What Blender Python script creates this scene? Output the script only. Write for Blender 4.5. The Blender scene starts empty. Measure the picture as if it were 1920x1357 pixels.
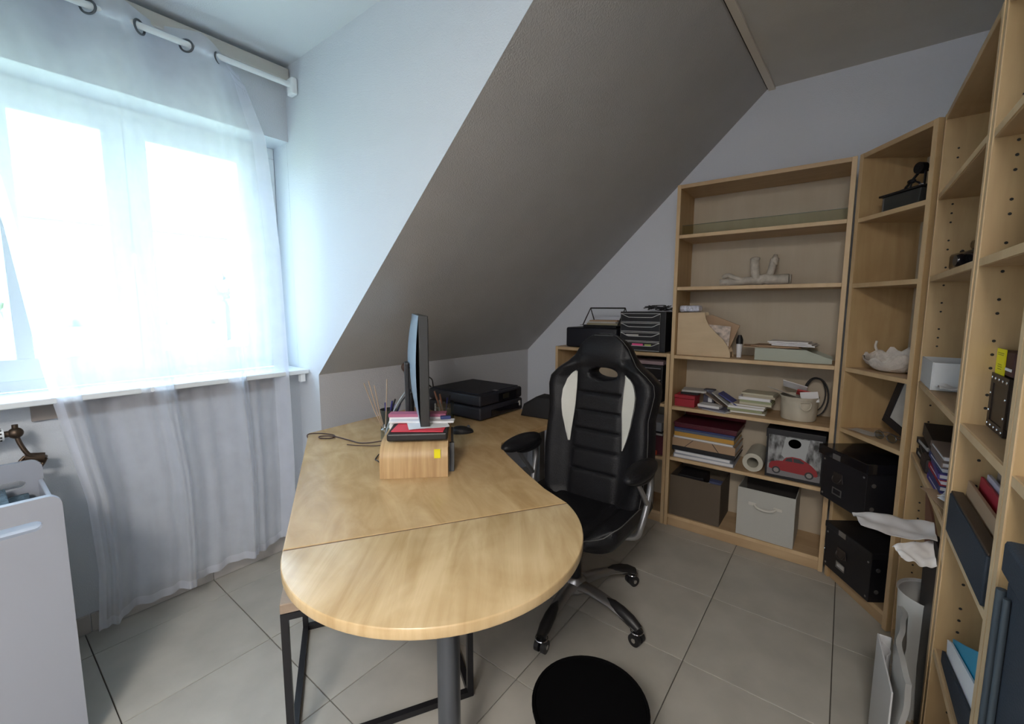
import bpy, bmesh, math, random
from mathutils import Vector, Matrix, noise
random.seed(3)
R = math.radians
S = bpy.context.scene
C = S.collection

# ------------------------------------------------------------------ camera
F_PX, CX, CY = 807.19, 967.58, 665.63
YAW, PITCH, ROLL = -0.6519, 0.1099, -0.0031
cam_d = bpy.data.cameras.new('camera')
cam_d.sensor_width = 36
cam_d.lens = 36 * F_PX / 1920
cam_d.shift_x = -(CX - 960) / 1920
cam_d.shift_y = (CY - 678.5) / 1920
cam_d.clip_start = 0.02
cam_d.clip_end = 500
cam = bpy.data.objects.new('camera', cam_d)
C.objects.link(cam)
_f = Vector((math.sin(YAW) * math.cos(PITCH), math.cos(YAW) * math.cos(PITCH), -math.sin(PITCH)))
_r = Vector((math.cos(YAW), -math.sin(YAW), 0))
_d = _f.cross(_r)
_r2 = _r * math.cos(ROLL) + _d * math.sin(ROLL)
_d2 = -_r * math.sin(ROLL) + _d * math.cos(ROLL)
m = Matrix.Identity(4)
for i in range(3):
    m[i][0], m[i][1], m[i][2] = _r2[i], -_d2[i], -_f[i]
m.translation = Vector((0, 0, 1.33))
cam.matrix_world = m
S.camera = cam

# ------------------------------------------------------------------ world, lights, exposure
S.view_settings.view_transform = 'Standard'
S.view_settings.look = 'None'
S.view_settings.exposure = 0.28
S.view_settings.gamma = 1.0
S.view_settings.use_curve_mapping = False
S.cycles.use_denoising = True
S.cycles.max_bounces = 10
S.cycles.diffuse_bounces = 7
S.cycles.glossy_bounces = 3
S.cycles.transmission_bounces = 4
S.cycles.transparent_max_bounces = 16
S.cycles.caustics_reflective = False
S.cycles.caustics_refractive = False
S.cycles.sample_clamp_indirect = 6
W = bpy.data.worlds.new('sky')
S.world = W
W.use_nodes = True
W.node_tree.nodes['Background'].inputs[0].default_value = (0.62, 0.80, 1.0, 1)
W.node_tree.nodes['Background'].inputs[1].default_value = 9.8
portal_d = bpy.data.lights.new('window_portal', 'AREA')
portal_d.shape = 'RECTANGLE'
portal_d.size = 1.3
portal_d.size_y = 1.15
portal_d.cycles.is_portal = True
portal = bpy.data.objects.new('window_portal', portal_d)
C.objects.link(portal)
portal.location = (-2.62, 0.47, 1.6)
portal.rotation_euler = (0, R(-90), 0)
fill_d = bpy.data.lights.new('fill_light', 'AREA')  # unseen fill light added behind the camera to brighten the room
fill_d.shape = 'DISK'
fill_d.size = 0.6
fill_d.energy = 56
fill_d.color = (1.0, 0.93, 0.84)
lamp = bpy.data.objects.new('fill_light', fill_d)
C.objects.link(lamp)
lamp.location = (0.15, -1.15, 2.40)


# ------------------------------------------------------------------ materials
MATS = {}


def mat(name, col, rough=0.6, metal=0.0, noise_amt=0.0, noise_scale=20, bump=0.0, bump_scale=60, spec=0.5, emit=0):
    if name in MATS:
        return MATS[name]
    M = bpy.data.materials.new(name)
    M.use_nodes = True
    nt = M.node_tree
    b = nt.nodes['Principled BSDF']
    b.inputs['Base Color'].default_value = (*col, 1)
    b.inputs['Roughness'].default_value = rough
    b.inputs['Metallic'].default_value = metal
    b.inputs['Specular IOR Level'].default_value = spec
    tc = nt.nodes.new('ShaderNodeTexCoord')
    if noise_amt > 0:
        n = nt.nodes.new('ShaderNodeTexNoise')
        n.inputs['Scale'].default_value = noise_scale
        n.inputs['Detail'].default_value = 5
        nt.links.new(tc.outputs['Object'], n.inputs['Vector'])
        r = nt.nodes.new('ShaderNodeMapRange')
        r.inputs['From Min'].default_value = 0.3
        r.inputs['From Max'].default_value = 0.7
        r.inputs['To Min'].default_value = 1 - noise_amt
        r.inputs['To Max'].default_value = 1 + noise_amt
        nt.links.new(n.outputs['Fac'], r.inputs['Value'])
        x = nt.nodes.new('ShaderNodeVectorMath')
        x.operation = 'SCALE'
        x.inputs[0].default_value = col
        nt.links.new(r.outputs[0], x.inputs['Scale'])
        nt.links.new(x.outputs[0], b.inputs['Base Color'])
    if bump > 0:
        n2 = nt.nodes.new('ShaderNodeTexNoise')
        n2.inputs['Scale'].default_value = bump_scale
        n2.inputs['Detail'].default_value = 6
        nt.links.new(tc.outputs['Object'], n2.inputs['Vector'])
        bp = nt.nodes.new('ShaderNodeBump')
        bp.inputs['Strength'].default_value = bump
        bp.inputs['Distance'].default_value = 0.01
        nt.links.new(n2.outputs['Fac'], bp.inputs['Height'])
        nt.links.new(bp.outputs[0], b.inputs['Normal'])
    MATS[name] = M
    return M


def wood(name, c1, c2, stretch=(1, 12, 12), scale=1.6, rough=0.45, figure=0.6, rot=0.0, spec=0.5, offs=(0, 0, 0)):
    if name in MATS:
        return MATS[name]
    M = bpy.data.materials.new(name)
    M.use_nodes = True
    nt = M.node_tree
    b = nt.nodes['Principled BSDF']
    b.inputs['Roughness'].default_value = rough
    b.inputs['Specular IOR Level'].default_value = spec
    tc = nt.nodes.new('ShaderNodeTexCoord')
    m0 = nt.nodes.new('ShaderNodeMapping')
    m0.inputs['Rotation'].default_value = (0, 0, rot)
    m0.inputs['Location'].default_value = offs
    nt.links.new(tc.outputs['Object'], m0.inputs['Vector'])
    mp = nt.nodes.new('ShaderNodeMapping')
    mp.inputs['Scale'].default_value = stretch
    nt.links.new(m0.outputs[0], mp.inputs['Vector'])
    n = nt.nodes.new('ShaderNodeTexNoise')
    n.inputs['Scale'].default_value = scale
    n.inputs['Detail'].default_value = 7
    n.inputs['Roughness'].default_value = 0.6
    n.inputs['Distortion'].default_value = figure
    nt.links.new(mp.outputs[0], n.inputs['Vector'])
    n2 = nt.nodes.new('ShaderNodeTexNoise')
    n2.inputs['Scale'].default_value = 3.2
    n2.inputs['Detail'].default_value = 3
    n2.inputs['Distortion'].default_value = 2.5 * figure
    nt.links.new(m0.outputs[0], n2.inputs['Vector'])
    a = nt.nodes.new('ShaderNodeMath')
    a.operation = 'MULTIPLY_ADD'
    a.inputs[1].default_value = 0.6
    nt.links.new(n.outputs['Fac'], a.inputs[0])
    a2 = nt.nodes.new('ShaderNodeMath')
    a2.operation = 'MULTIPLY'
    a2.inputs[1].default_value = 0.4
    nt.links.new(n2.outputs['Fac'], a2.inputs[0])
    nt.links.new(a2.outputs[0], a.inputs[2])
    cr = nt.nodes.new('ShaderNodeValToRGB')
    cr.color_ramp.elements[0].position = 0.36
    cr.color_ramp.elements[0].color = (*c2, 1)
    cr.color_ramp.elements[1].position = 0.62
    cr.color_ramp.elements[1].color = (*c1, 1)
    nt.links.new(a.outputs[0], cr.inputs[0])
    nt.links.new(cr.outputs[0], b.inputs['Base Color'])
    MATS[name] = M
    return M


def sheer_mat(name, alpha, col=(0.84, 0.87, 0.94)):
    if name in MATS:
        return MATS[name]
    M = bpy.data.materials.new(name)
    M.use_nodes = True
    nt = M.node_tree
    nt.nodes.remove(nt.nodes['Principled BSDF'])
    out = nt.nodes['Material Output']
    tr = nt.nodes.new('ShaderNodeBsdfTransparent')
    tl = nt.nodes.new('ShaderNodeBsdfTranslucent')
    tl.inputs[0].default_value = (*col, 1)
    df = nt.nodes.new('ShaderNodeBsdfDiffuse')
    df.inputs[0].default_value = (*col, 1)
    mx = nt.nodes.new('ShaderNodeMixShader')
    mx.inputs[0].default_value = 0.5
    nt.links.new(tl.outputs[0], mx.inputs[1])
    nt.links.new(df.outputs[0], mx.inputs[2])
    lw = nt.nodes.new('ShaderNodeLayerWeight')
    lw.inputs[0].default_value = 0.35
    rg = nt.nodes.new('ShaderNodeMapRange')
    rg.inputs['To Min'].default_value = alpha
    rg.inputs['To Max'].default_value = min(1.0, alpha + 0.35)
    nt.links.new(lw.outputs['Facing'], rg.inputs['Value'])
    tc = nt.nodes.new('ShaderNodeTexCoord')
    nz = nt.nodes.new('ShaderNodeTexNoise')
    nz.inputs['Scale'].default_value = 9
    nz.inputs['Detail'].default_value = 4
    nt.links.new(tc.outputs['Object'], nz.inputs['Vector'])
    ad = nt.nodes.new('ShaderNodeMath')
    ad.operation = 'MULTIPLY_ADD'
    ad.inputs[1].default_value = 0.16
    nt.links.new(nz.outputs['Fac'], ad.inputs[0])
    sb = nt.nodes.new('ShaderNodeMath')
    sb.operation = 'SUBTRACT'
    sb.use_clamp = True
    sb.inputs[1].default_value = 0.08
    nt.links.new(rg.outputs[0], ad.inputs[2])
    nt.links.new(ad.outputs[0], sb.inputs[0])
    m2 = nt.nodes.new('ShaderNodeMixShader')
    nt.links.new(sb.outputs[0], m2.inputs[0])
    nt.links.new(tr.outputs[0], m2.inputs[1])
    nt.links.new(mx.outputs[0], m2.inputs[2])
    nt.links.new(m2.outputs[0], out.inputs[0])
    MATS[name] = M
    return M


def glass_mat(name, tint=(0.97, 1, 0.99), gloss=0.06):
    if name in MATS:
        return MATS[name]
    M = bpy.data.materials.new(name)
    M.use_nodes = True
    nt = M.node_tree
    nt.nodes.remove(nt.nodes['Principled BSDF'])
    out = nt.nodes['Material Output']
    tr = nt.nodes.new('ShaderNodeBsdfTransparent')
    tr.inputs[0].default_value = (*tint, 1)
    gl = nt.nodes.new('ShaderNodeBsdfGlossy')
    gl.inputs['Roughness'].default_value = 0.03
    m2 = nt.nodes.new('ShaderNodeMixShader')
    m2.inputs[0].default_value = gloss
    nt.links.new(tr.outputs[0], m2.inputs[1])
    nt.links.new(gl.outputs[0], m2.inputs[2])
    nt.links.new(m2.outputs[0], out.inputs[0])
    MATS[name] = M
    return M


# ------------------------------------------------------------------ mesh builder
class MB:
    def __init__(s):
        s.bm = bmesh.new()

    def _merge(s, t, mx=None):
        if mx is not None:
            t.transform(mx)
        me = bpy.data.meshes.new('t')
        t.to_mesh(me)
        t.free()
        s.bm.from_mesh(me)
        bpy.data.meshes.remove(me)
        return s

    def box(s, x0, x1, y0, y1, z0, z1, bev=0.0, seg=2, mx=None):
        t = bmesh.new()
        bmesh.ops.create_cube(t, size=1)
        bmesh.ops.scale(t, vec=(abs(x1 - x0), abs(y1 - y0), abs(z1 - z0)), verts=t.verts)
        bmesh.ops.translate(t, vec=((x0 + x1) / 2, (y0 + y1) / 2, (z0 + z1) / 2), verts=t.verts)
        if bev > 0:
            bmesh.ops.bevel(t, geom=t.edges[:], offset=bev, segments=seg, profile=0.5, affect='EDGES')
        return s._merge(t, mx)

    def prism(s, pts, a0, a1, axis='z', bev=0.0, seg=2, mx=None):
        """polygon in the plane normal to axis, extruded a0..a1"""
        t = bmesh.new()

        def v3(p, a):
            return {'z': (p[0], p[1], a), 'y': (p[0], a, p[1]), 'x': (a, p[0], p[1])}[axis]
        lo = [t.verts.new(v3(p, a0)) for p in pts]
        hi = [t.verts.new(v3(p, a1)) for p in pts]
        n = len(pts)
        f1 = t.faces.new(lo)
        f2 = t.faces.new(hi)
        for i in range(n):
            t.faces.new((lo[i], lo[(i + 1) % n], hi[(i + 1) % n], hi[i]))
        bmesh.ops.recalc_face_normals(t, faces=t.faces)
        if bev > 0:
            es = set(f1.edges) | set(f2.edges)
            bmesh.ops.bevel(t, geom=list(es), offset=bev, segments=seg, profile=0.5, affect='EDGES')
        return s._merge(t, mx)

    def cyl(s, p0, p1, r0, r1=None, n=20, caps=True):
        r1 = r0 if r1 is None else r1
        p0, p1 = Vector(p0), Vector(p1)
        d = p1 - p0
        t = bmesh.new()
        bmesh.ops.create_cone(t, cap_ends=caps, segments=n, radius1=r0, radius2=r1, depth=d.length)
        q = Vector((0, 0, 1)).rotation_difference(d.normalized()).to_matrix().to_4x4()
        q.translation = (p0 + p1) / 2
        return s._merge(t, q)

    def tube(s, pts, r, n=8, closed=False, rads=None):
        t = bmesh.new()
        P = [Vector(p) for p in pts]
        rings = []
        up = Vector((0, 0, 1))
        last = None
        L = len(P)
        for i, p in enumerate(P):
            if closed:
                d = (P[(i + 1) % L] - P[i - 1])
            else:
                d = P[min(i + 1, L - 1)] - P[max(i - 1, 0)]
            if d.length < 1e-9:
                d = Vector((0, 0, 1))
            d.normalize()
            if last is None:
                a = d.cross(up)
                if a.length < 1e-3:
                    a = d.cross(Vector((1, 0, 0)))
                a.normalize()
            else:
                a = last - d * last.dot(d)
                if a.length < 1e-6:
                    a = d.orthogonal()
                a.normalize()
            last = a
            b = d.cross(a)
            rr = rads[i] if rads else r
            rings.append([t.verts.new(p + (a * math.cos(2 * math.pi * k / n) + b * math.sin(2 * math.pi * k / n)) * rr) for k in range(n)])
        m_ = L if closed else L - 1
        for i in range(m_):
            A, B = rings[i], rings[(i + 1) % L]
            for k in range(n):
                t.faces.new((A[k], A[(k + 1) % n], B[(k + 1) % n], B[k]))
        if not closed:
            t.faces.new(rings[0])
            t.faces.new(rings[-1])
        bmesh.ops.recalc_face_normals(t, faces=t.faces)
        return s._merge(t)

    def lathe(s, prof, n=32, mx=None, wob=0.0):
        t = bmesh.new()
        rings = []
        for (r, z) in prof:
            if r < 1e-5:
                rings.append([t.verts.new((0, 0, z))])
            else:
                rg = []
                for k in range(n):
                    a = 2 * math.pi * k / n
                    w = 1 + wob * noise.noise(Vector((math.cos(a) * 3, math.sin(a) * 3, z * 18)))
                    rg.append(t.verts.new((r * w * math.cos(a), r * w * math.sin(a), z)))
                rings.append(rg)
        for A, B in zip(rings, rings[1:]):
            if len(A) == 1 and len(B) == 1:
                continue
            for k in range(n):
                k2 = (k + 1) % n
                if len(A) == 1:
                    t.faces.new((A[0], B[k], B[k2]))
                elif len(B) == 1:
                    t.faces.new((A[k], B[0], A[k2]))
                else:
                    t.faces.new((A[k], B[k], B[k2], A[k2]))
        bmesh.ops.recalc_face_normals(t, faces=t.faces)
        return s._merge(t, mx)

    def grid(s, fn, nu, nv, mx=None, thick=0.0):
        t = bmesh.new()
        V = [[t.verts.new(fn(i / nu, j / nv)) for j in range(nv + 1)] for i in range(nu + 1)]
        for i in range(nu):
            for j in range(nv):
                t.faces.new((V[i][j], V[i + 1][j], V[i + 1][j + 1], V[i][j + 1]))
        if thick > 0:
            t.normal_update()
            bmesh.ops.solidify(t, geom=t.faces[:], thickness=thick)
        return s._merge(t, mx)

    def ball(s, c, r, sc=(1, 1, 1), n=16, mx=None, wob=0.0):
        t = bmesh.new()
        bmesh.ops.create_uvsphere(t, u_segments=n, v_segments=n // 2 + 2, radius=1)
        for v in t.verts:
            w = 1 + wob * noise.noise(v.co * 2.2 + Vector(c) * 5)
            v.co = Vector((v.co.x * sc[0] * r * w + c[0], v.co.y * sc[1] * r * w + c[1], v.co.z * sc[2] * r * w + c[2]))
        return s._merge(t, mx)

    def xf(s, mx):
        s.bm.transform(mx)
        return s

    def obj(s, name, m_, parent=None, smooth=None, **kw):
        me = bpy.data.meshes.new(name)
        if smooth:
            for f in s.bm.faces:
                f.smooth = True
            for e in s.bm.edges:
                if len(e.link_faces) == 2 and e.calc_face_angle(0) > R(smooth if smooth > 1 else 40):
                    e.smooth = False
        s.bm.to_mesh(me)
        s.bm.free()
        if m_ is not None:
            me.materials.append(m_)
        o = bpy.data.objects.new(name, me)
        C.objects.link(o)
        if parent is not None:
            o.parent = parent
        for k, v in kw.items():
            if v is not None:
                o[k] = v
        return o


def thing(name, label, cat, loc=(0, 0, 0), rotz=0.0, group=None, mx=None):
    o = bpy.data.objects.new(name, None)
    o.empty_display_size = 0.05
    C.objects.link(o)
    if mx is not None:
        o.matrix_world = mx
    else:
        o.location = loc
        o.rotation_euler = (0, 0, rotz)
    o['label'] = label
    o['category'] = cat
    if group:
        o['group'] = group
    return o


def frame(ox, oy, oz, ux, uy, tilt=(0, 0, 0)):
    """local x along (ux,uy), local y = its left normal rotated back, local z up"""
    u = Vector((ux, uy, 0)).normalized()
    b = Vector((-u.y, u.x, 0))
    M = Matrix(((u.x, b.x, 0, ox), (u.y, b.y, 0, oy), (0, 0, 1, oz), (0, 0, 0, 1)))
    return M @ (Matrix.Rotation(tilt[2], 4, 'Z') @ Matrix.Rotation(tilt[1], 4, 'Y') @ Matrix.Rotation(tilt[0], 4, 'X'))


def ellipse(cx, cy, rx, ry, n=32, a0=0.0, a1=2 * math.pi):
    return [(cx + rx * math.cos(a0 + (a1 - a0) * k / n), cy + ry * math.sin(a0 + (a1 - a0) * k / n)) for k in range(n)]


def smoothpath(pts, n=6):
    P = [Vector(p) for p in pts]
    out = []
    for i in range(len(P) - 1):
        a = P[max(i - 1, 0)]
        b, c = P[i], P[i + 1]
        d = P[min(i + 2, len(P) - 1)]
        for k in range(n):
            t = k / n
            out.append(0.5 * ((2 * b) + (c - a) * t + (2 * a - 5 * b + 4 * c - d) * t * t + (3 * b - a - 3 * c + d) * t ** 3))
    out.append(P[-1])
    return out


# ------------------------------------------------------------------ palette
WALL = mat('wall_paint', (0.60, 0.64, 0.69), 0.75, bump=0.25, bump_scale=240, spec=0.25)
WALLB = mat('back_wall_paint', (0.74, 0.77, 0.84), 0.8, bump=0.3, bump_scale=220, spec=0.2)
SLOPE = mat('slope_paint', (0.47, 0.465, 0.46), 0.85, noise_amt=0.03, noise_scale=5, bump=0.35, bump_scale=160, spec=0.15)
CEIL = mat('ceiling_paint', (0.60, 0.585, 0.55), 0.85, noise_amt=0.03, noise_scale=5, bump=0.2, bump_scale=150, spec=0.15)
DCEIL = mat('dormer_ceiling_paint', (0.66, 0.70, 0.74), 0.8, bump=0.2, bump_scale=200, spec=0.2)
TRIM = mat('trim_cream', (0.50, 0.49, 0.45), 0.6)
DARKGAP = mat('dark_gap', (0.03, 0.028, 0.025), 0.9)
TILE = mat('floor_tile', (0.43, 0.415, 0.375), 0.40, noise_amt=0.10, noise_scale=6, bump=0.06, bump_scale=40)
TILEB = mat('baseboard_tile', (0.44, 0.42, 0.40), 0.45, noise_amt=0.06, noise_scale=6)
GROUT = mat('grout', (0.10, 0.09, 0.08), 0.9)
PVC = mat('white_pvc', (0.80, 0.84, 0.86), 0.4)
SILL = mat('sill_white', (0.78, 0.82, 0.84), 0.35)
BIRCH = wood('birch_shelf', (0.56, 0.395, 0.205), (0.43, 0.285, 0.135), (9, 9, 1.0), 1.6, 0.5, 0.5)
BIRCH_H = wood('birch_shelf_board', (0.56, 0.40, 0.235), (0.43, 0.29, 0.16), (1.0, 9, 9), 1.6, 0.5, 0.4)
BIRCH_EDGE = wood('birch_edge', (0.66, 0.49, 0.29), (0.55, 0.38, 0.21), (6, 6, 1.5), 2.0, 0.5, 0.3)
BACKP = wood('birch_back', (0.52, 0.45, 0.345), (0.46, 0.39, 0.29), (9, 9, 1.0), 1.5, 0.6, 0.3)
DESKM = wood('desk_birch_veneer', (0.61, 0.425, 0.22), (0.44, 0.275, 0.12), (1.3, 4.5, 1), 2.6, 0.24, 0.9, rot=R(30), spec=0.45)
DESKE = wood('desk_birch_end', (0.66, 0.49, 0.275), (0.46, 0.31, 0.145), (1.0, 8.0, 1), 2.2, 0.26, 0.8, rot=R(52), spec=0.45, offs=(1.3, .4, 0))
DESKEDGE = wood('desk_edge_band', (0.58, 0.37, 0.165), (0.48, 0.28, 0.115), (3, 3, 20), 2, 0.4, 0.2)
BAMBOO = wood('riser_bamboo', (0.60, 0.42, 0.22), (0.40, 0.25, 0.115), (34, 2, 2), 1.6, 0.5, 0.3)
OAK = wood('side_table_oak', (0.42, 0.32, 0.235), (0.27, 0.20, 0.145), (2, 14, 14), 1.5, 0.5, 0.2, rot=R(30))
PLY = wood('pale_plywood', (0.66, 0.51, 0.33), (0.56, 0.42, 0.26), (2, 2, 9), 1.8, 0.6, 0.3)
BLACKM = mat('black_metal', (0.015, 0.015, 0.018), 0.4, 0.3)
GREYM = mat('grey_metal_column', (0.13, 0.14, 0.16), 0.35, 0.75)
LEATHER = mat('black_leatherette', (0.008, 0.008, 0.010), 0.45, bump=0.18, bump_scale=220, spec=0.3)
LEATHERW = mat('white_leatherette', (0.62, 0.62, 0.57), 0.45, bump=0.1, bump_scale=220)
STITCH = mat('grey_piping', (0.10, 0.10, 0.10), 0.7)
BLACKP = mat('black_plastic', (0.012, 0.012, 0.014), 0.45)
BLACKG = mat('gloss_black', (0.008, 0.008, 0.012), 0.12)
SILVER = mat('silver_paint', (0.40, 0.40, 0.41), 0.3, 0.85)
CHROME = mat('chrome', (0.75, 0.75, 0.76), 0.18, 1.0)
MONB = mat('monitor_back_grey', (0.22, 0.29, 0.35), 0.38)
MONE = mat('monitor_edge', (0.035, 0.036, 0.036), 0.4)
SCREEN = mat('screen_glass', (0.01, 0.01, 0.012), 0.1)
PRN = mat('printer_black', (0.012, 0.013, 0.02), 0.5, bump=0.1, bump_scale=300)
PAPER = mat('white_paper', (0.78, 0.78, 0.80), 0.7)
PAPERG = mat('grey_paper', (0.50, 0.49, 0.47), 0.8, noise_amt=0.08)
BLACKC = mat('black_card', (0.010, 0.010, 0.014), 0.5)
NAVY = mat('navy_cloth', (0.020, 0.030, 0.045), 0.7, bump=0.2, bump_scale=300)
CREAM = mat('cream_enamel', (0.55, 0.51, 0.42), 0.45, noise_amt=0.1, noise_scale=14)
FABG = mat('grey_canvas', (0.50, 0.50, 0.47), 0.9, bump=0.3, bump_scale=400)
FABB = mat('brown_fabric', (0.115, 0.088, 0.062), 0.9, bump=0.3, bump_scale=300)
KRAFT = mat('kraft_card', (0.40, 0.27, 0.17), 0.8)
WHITEG = mat('white_lacquer', (0.34, 0.36, 0.41), 0.3)
PLASTER = mat('plaster_white', (0.70, 0.65, 0.60), 0.85, noise_amt=0.12, noise_scale=30, bump=0.8, bump_scale=70)
DRIFT = mat('stone_grey', (0.50, 0.46, 0.40), 0.85, noise_amt=0.2, noise_scale=25, bump=0.5, bump_scale=60)
BRASS = mat('dark_brass', (0.10, 0.07, 0.05), 0.4, 0.8)
CLEAR = glass_mat('clear_plastic', (0.84, 0.87, 0.88), 0.14)
GREENGL = glass_mat('green_glass_rail', (0.86, 0.89, 0.84), 0.0)


def colr(name, c, rough=0.6):
    return mat(name, c, rough)


RED = colr('red_card', (0.36, 0.02, 0.035))
REDB = colr('bright_red_card', (0.72, 0.06, 0.09))
MAROON = colr('maroon_folder', (0.085, 0.010, 0.022), 0.4)
BLUE = colr('blue_folder', (0.03, 0.045, 0.16), 0.5)
ORANGE = colr('orange_folder', (0.55, 0.30, 0.055), 0.6)
PURPLE = colr('violet_folder', (0.075, 0.05, 0.24), 0.5)
TEAL = colr('cyan_folder', (0.01, 0.30, 0.50), 0.4)
YELLOW = colr('yellow_label', (0.85, 0.76, 0.01), 0.5)
SAGE = colr('sage_card', (0.42, 0.45, 0.38), 0.7)
PINK = colr('pink_highlighter', (0.85, 0.10, 0.30), 0.4)
LIME = colr('lime_highlighter', (0.42, 0.50, 0.15), 0.4)
DBROWN = colr('dark_leather', (0.045, 0.030, 0.020), 0.5)
GREYT = mat('grey_towel', (0.10, 0.14, 0.17), 0.9, noise_amt=0.35, noise_scale=14, bump=0.8, bump_scale=60)


# ------------------------------------------------------------------ structure
def struct(mb, name, m_, parent=None, **kw):
    if parent is None:
        kw['kind'] = 'structure'
    return mb.obj(name, m_, parent, **kw)


XW, YC = -2.38, 1.145            # window wall, dormer cheek
YN = -0.30                        # near cheek of the dormer (out of frame)
YB, XR, YF = 2.86, 0.545, -1.75
ZC = 2.54
K1, K2 = (-2.17, YC, 0.977), (-2.06, YB, 0.99)
RG1, RG2 = (-0.50, YC), (-0.43, YB)
floor = struct(MB().box(XW - .02, XR, YF, YB, -0.12, -0.006), 'floor', GROUT)
TS = 0.4511
tx0, ty0 = -2.6584, 0.2233
tiles = {}
for i in range(-1, 9):
    for j in range(-5, 7):
        # the row along the window wall is a cut strip
        xa, xb = tx0 + (i) * TS, tx0 + (i + 1) * TS
        xs = [(xa, xb)]
        if i == 0:
            xs = [(XW, tx0 + 0.4520)]
        ya, yb = ty0 + j * TS, ty0 + (j + 1) * TS
        if i < 0:
            continue
        for (a, b) in xs:
            a, b = max(a, XW), min(b, XR)
            c, d = max(ya, YF), min(yb, YB)
            if b - a < 0.01 or d - c < 0.01:
                continue
            key = (round(b - a, 3), round(d - c, 3))
            if key not in tiles:
                o = MB().box(-(b - a) / 2 + .0017, (b - a) / 2 - .0017, -(d - c) / 2 + .0017, (d - c) / 2 - .0017, -0.009, 0, bev=.0008, seg=1).obj('tile', TILE, floor)
                tiles[key] = o.data
            else:
                o = bpy.data.objects.new('tile', tiles[key])
                C.objects.link(o)
                o.parent = floor
            o.location = ((a + b) / 2, (c + d) / 2, random.uniform(-.0002, .0002))

# window wall with opening
OY0, OY1, OZ0, OZ1 = -0.22, 1.143, 0.975, 2.18
XG = -2.52
wl = MB()
wl.box(XW - .30, XW, YN - .3, YC + .05, 0, OZ0)
wl.box(XW - .30, XW + .012, YN - .3, YC + .05, OZ1, ZC + .1)
wl.box(XW - .30, XW, YN - .3, OY0, OZ0, OZ1)
wl.box(XW - .30, XW - .004, OY1, YC + .05, OZ0, OZ1)
struct(wl, 'wall_left', WALL)
# dormer cheeks
ch = MB()
ch.prism([(XW - .02, 0), (K1[0], 0), (K1[0], K1[2]), (RG1[0], ZC), (RG1[0], ZC + .08), (XW - .02, ZC + .08)], YC - .0015, YC + .0, 'y')
struct(ch, 'wall_dormer_right', WALL)
ch = MB()
ch.prism([(XW - .02, 0), (K1[0], 0), (K1[0], K1[2]), (RG1[0], ZC), (RG1[0], ZC + .08), (XW - .02, ZC + .08)], YN, YN + .0015, 'y')
struct(ch, 'wall_dormer_left', WALL)
# knee walls


def slab(p, nrm, t=0.05):
    b = bmesh.new()
    n = Vector(nrm) * t
    lo = [b.verts.new(Vector(q)) for q in p]
    hi = [b.verts.new(Vector(q) + n) for q in p]
    b.faces.new(lo)
    b.faces.new(hi)
    k = len(p)
    for i in range(k):
        b.faces.new((lo[i], lo[(i + 1) % k], hi[(i + 1) % k], hi[i]))
    bmesh.ops.recalc_face_normals(b, faces=b.faces)
    M_ = MB()
    M_._merge(b)
    return M_


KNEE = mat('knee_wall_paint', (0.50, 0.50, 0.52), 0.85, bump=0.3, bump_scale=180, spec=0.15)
struct(slab([(K1[0], YC, 0), (K2[0], YB, 0), K2, K1], (-1, 0, 0)), 'wall_knee', KNEE)
struct(slab([(K1[0], YF, 0), (K1[0], YN, 0), (K1[0], YN, K1[2]), (K1[0], YF, K1[2])], (-1, 0, 0)), 'wall_knee_near', KNEE)
struct(slab([K1, K2, (RG2[0], YB, ZC), (RG1[0], YC, ZC)], (-.6, 0, .8), .02), 'wall_slope', SLOPE)
struct(slab([(K1[0], YF, K1[2]), (K1[0], YN, K1[2]), (RG1[0], YN, ZC), (RG1[0], YF, ZC)], (-.6, 0, .8), .02), 'wall_slope_near', SLOPE)
struct(MB().box(-2.3, XR, YB, YB + .05, 0, ZC + .1), 'wall_back', WALLB)
struct(MB().box(XR, XR + .05, YF, YB + .05, 0, ZC + .1), 'wall_right', WALLB)
struct(MB().box(-2.6, XR, YF - .05, YF, 0, ZC + .1), 'wall_front', WALLB)
# ceilings
struct(MB().prism([(RG1[0], YF), (XR, YF), (XR, YB), (RG2[0], YB), (RG1[0], YC)], ZC, ZC + .05), 'ceiling', CEIL)
struct(MB().box(XW - .3, RG1[0] - .001, YN, YC, ZC, ZC + .05), 'ceiling_dormer', DCEIL)
tr = MB()
tr.prism([(RG1[0] + .004, YC - 2.9), (RG1[0] + .036, YC - 2.9), (RG1[0] + .036, YC), (RG2[0] + .036, YB - .001), (RG2[0] + .004, YB - .001), (RG1[0] + .004, YC)], ZC - .014, ZC - .0005)
t1 = struct(tr, 'trim_1', mat('ridge_trim', (0.74, 0.69, 0.60), 0.6))
tg = MB()
tg.prism([(RG1[0] - .004, YC + .015), (RG1[0] + .004, YC + .015), (RG2[0] + .004, YB - .001), (RG2[0] - .004, YB - .001)], ZC - .004, ZC - .0005)
tg.obj('joint_strip', DARKGAP, t1)
# tile skirting
bb = bpy.data.objects.new('baseboard_left', None)
C.objects.link(bb)
bb['kind'] = 'structure'
ys = [YN, ty0 - TS + .02, ty0 + .02, .674, YC]
for a, b in zip(ys, ys[1:]):
    MB().box(XW, XW + .012, a + .0015, b - .0015, 0.002, 0.078, bev=.001, seg=1).obj('tile', TILEB, bb)

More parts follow.
